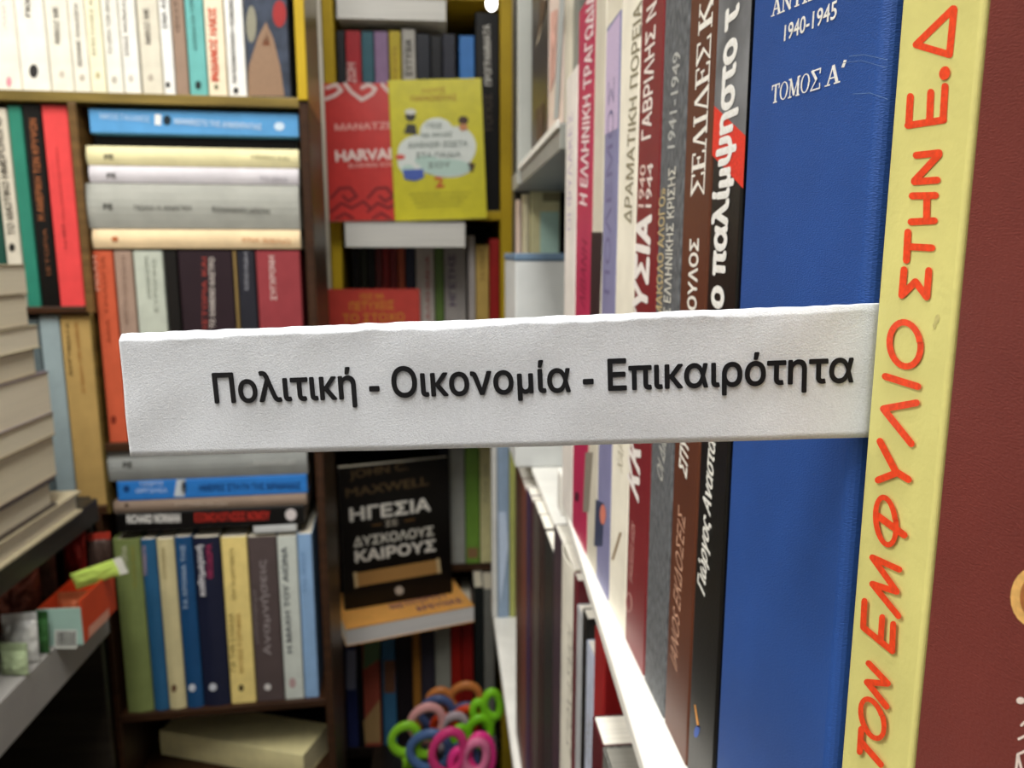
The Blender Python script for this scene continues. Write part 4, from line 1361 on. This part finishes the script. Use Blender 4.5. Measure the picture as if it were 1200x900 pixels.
# scissors in a cup on the ledge
def tube_bm(bm, pts, rads, seg=10, closed=False, flat=1.0, nrm_=Vector((0, 1, 0))):
    n = len(pts)
    rings = []
    for i, p in enumerate(pts):
        a = pts[(i - 1) % n] if (closed or i) else pts[0]
        c = pts[(i + 1) % n] if (closed or i < n - 1) else pts[-1]
        t = (c - a).normalized()
        s = nrm_.cross(t).normalized()
        rings.append([bm.verts.new(p + s * (math.cos(2 * math.pi * k / seg) * rads[i]) + nrm_ * (math.sin(2 * math.pi * k / seg) * rads[i] * flat)) for k in range(seg)])
    for i in range(n if closed else n - 1):
        a, c = rings[i], rings[(i + 1) % n]
        for k in range(seg):
            bm.faces.new((a[k], a[(k + 1) % seg], c[(k + 1) % seg], c[k]))
    if not closed:
        bm.faces.new(rings[0][::-1])
        bm.faces.new(rings[-1])


STEEL = mat('c4c6c8', .25, 'metal')
CUPX, CUPY, CUPR, CUPH = atY(518, 880, .97).x, .97, .068, .085
cup = thing('scissors_cup', 'dark round cup holding the coloured scissors in front of the lowest row', 'cup', Matrix.Translation((CUPX, CUPY, zJ + .0003)))
bm = bmesh.new()
prof = [(0, 0), (CUPR - .002, 0), (CUPR, .003), (CUPR + .003, CUPH), (CUPR + .001, CUPH), (CUPR - .002, .005), (0, .004)]
seg = 40
rg = []
for r_, z_ in prof:
    rg.append([bm.verts.new((r_ * math.cos(2 * math.pi * k / seg), r_ * math.sin(2 * math.pi * k / seg), z_)) for k in range(seg)] if r_ > 0 else [bm.verts.new((0, 0, z_))])
for a, c in zip(rg[:-1], rg[1:]):
    for k in range(seg):
        k2 = (k + 1) % seg
        if len(a) == 1:
            bm.faces.new((a[0], c[k2], c[k]))
        elif len(c) == 1:
            bm.faces.new((a[k], a[k2], c[0]))
        else:
            bm.faces.new((a[k], a[k2], c[k2], c[k]))
from_bm('cup_wall', bm, mat('2a2c30', .3, 'plastic'), cup, True)


def scissors(label, px, py, Y, col, rx, rz, yaw, tilt, col2=None, depthz=.10, dirn=1):
    """px,py: photo point near which the larger handle loop stands; loops are beads bent around ellipses"""
    P = atY(px, py, Y)
    M = Matrix.Translation(P) @ RX(R(yaw), 4, 'Z') @ RX(R(tilt), 4, 'Y')
    root = thing('scissors', label, 'scissors', M, 'coloured scissors in the cup')
    for s, (ax, az, ox, oz) in enumerate(((rx, rz, 0, 0), (rx * .72, rz * .72, dirn * (rx * 1.66 + .002), -rz * .25))):
        bm = bmesh.new()
        n = 28
        pts, rads = [], []
        for i in range(n):
            a = 2 * math.pi * i / n
            pts.append(Vector((ox + ax * math.cos(a), 0, oz + az * math.sin(a) * (1 + .12 * math.cos(a)))))
            rads.append(.0056 + .0014 * math.cos(a - math.pi / 2) ** 2)
        tube_bm(bm, pts, rads, 12, True, .66)
        # the neck running down to the pivot
        tx = dirn * (rx * .8)
        tube_bm(bm, [Vector((ox + (tx - ox) * .25, 0, oz - az)), Vector((ox + (tx - ox) * .7, 0, oz - az - .012)), Vector((tx + (.003 if s else -.003) * dirn, .001 * s, -rz - .026))],
                [.005, .0048, .0038], 10, False, .7)
        from_bm('handle', bm, mat((col2 or col) if s else col, .35, 'plastic'), root, True)
        bm = bmesh.new()
        z0 = -rz - .024
        x0 = tx + (.002 if s else -.002) * dirn
        for (xa, ya_, za) in ((x0 - .0045, 0, z0), (x0 + .0045, 0, z0), (x0 + .001, 0, z0 - depthz * .45)):
            pass
        vs = []
        for yy in (.0003 + .0011 * s, .0012 + .0011 * s):
            vs += [bm.verts.new((x0 - .0045, yy, z0)), bm.verts.new((x0 + .0045, yy, z0)), bm.verts.new((x0 + .003, yy, z0 - depthz * .3)), bm.verts.new((x0, yy, z0 - depthz * .45)), bm.verts.new((x0 - .004, yy, z0 - depthz * .25))]
        bm.faces.new(vs[:5])
        bm.faces.new(vs[5:][::-1])
        for k in range(5):
            bm.faces.new((vs[k], vs[5 + k], vs[5 + (k + 1) % 5], vs[(k + 1) % 5]))
        bmesh.ops.recalc_face_normals(bm, faces=bm.faces)
        from_bm('blade', bm, STEEL, root)
    return root


for args in (
        ('tan-orange handled scissors, tallest at the back of the cup', 545, 818, 1.024, 'c47a40', .021, .020, 0, 6, None, .1, -1),
        ('navy handled scissors behind the pale pink ones', 512, 836, 1.012, '4a5a86', .023, .022, -3, 0, None, .1, 1),
        ('pale pink handled scissors in the middle of the cup', 500, 848, 0.976, 'dea0a0', .022, .025, 3, 5, 'b0a0a8', .1, 1),
        ('lime handled scissors at the left rim of the cup', 474, 866, 0.952, '8acb2c', .017, .020, 6, 14, None, .1, 1),
        ('vermilion handled scissors between the tan and pink ones', 548, 843, 1.0, 'd0441e', .020, .016, -4, -6, None, .1, -1),
        ('yellow-green handled scissors at the right back of the cup', 577, 826, 0.988, '86d22a', .011, .019, 6, -8, None, .1, -1),
        ('green handled scissors in front of the vermilion ones', 562, 856, 0.964, '76c41e', .015, .018, 5, -4, None, .1, -1),
        ('steel-blue handled scissors at the front left of the cup', 503, 880, 0.941, '4f6c9c', .026, .026, -2, 8, None, .1, 1),
        ('magenta handled scissors at the front of the cup', 525, 882, 0.917, 'd63c7c', .021, .030, 6, 6, 'e07aa0', .1, 1),
        ('hot pink handled scissors at the front right of the cup', 563, 884, 0.929, 'ea3a8e', .016, .027, 6, -6, None, .1, -1)):
    scissors(*args)

# ------------------------------------------------------------------ bare bulb hanging in front of the end bookcase
YBk = .99
bp = atY(576, 4, YBk)
blb = thing('hanging_bulb', 'small glowing bulb hanging at the top in front of the yellow bookcase', 'lamp', Matrix.Translation(bp))
bm = bmesh.new()
bmesh.ops.create_uvsphere(bm, u_segments=20, v_segments=14, radius=.0066)
for v in bm.verts:
    v.co.z *= 1.25
    if v.co.z > 0:
        v.co.z *= 1.7
        v.co.x *= 1 - v.co.z * 22
        v.co.y *= 1 - v.co.z * 22
em = bpy.data.materials.new('bulb_glow')
em.use_nodes = True
eb = em.node_tree.nodes['Principled BSDF']
eb.inputs['Emission Color'].default_value = (1, .96, .88, 1)
eb.inputs['Emission Strength'].default_value = 12
from_bm('glass_bulb', bm, em, blb, True)
bm = bmesh.new()
bmesh.ops.create_cone(bm, cap_ends=True, segments=20, radius1=.0055, radius2=.0045, depth=.018)
bmesh.ops.translate(bm, verts=bm.verts, vec=(0, 0, .0245))
from_bm('socket', bm, mat('2a2a2a', .4, 'plastic'), blb, True)
bm = bmesh.new()
cl = 2.599 - bp.z - .0335
bmesh.ops.create_cone(bm, cap_ends=True, segments=10, radius1=.0012, radius2=.0012, depth=cl)
bmesh.ops.translate(bm, verts=bm.verts, vec=(0, 0, .0335 + cl / 2))
from_bm('cord', bm, mat('1a1a1a', .5, 'plastic'), blb, True)
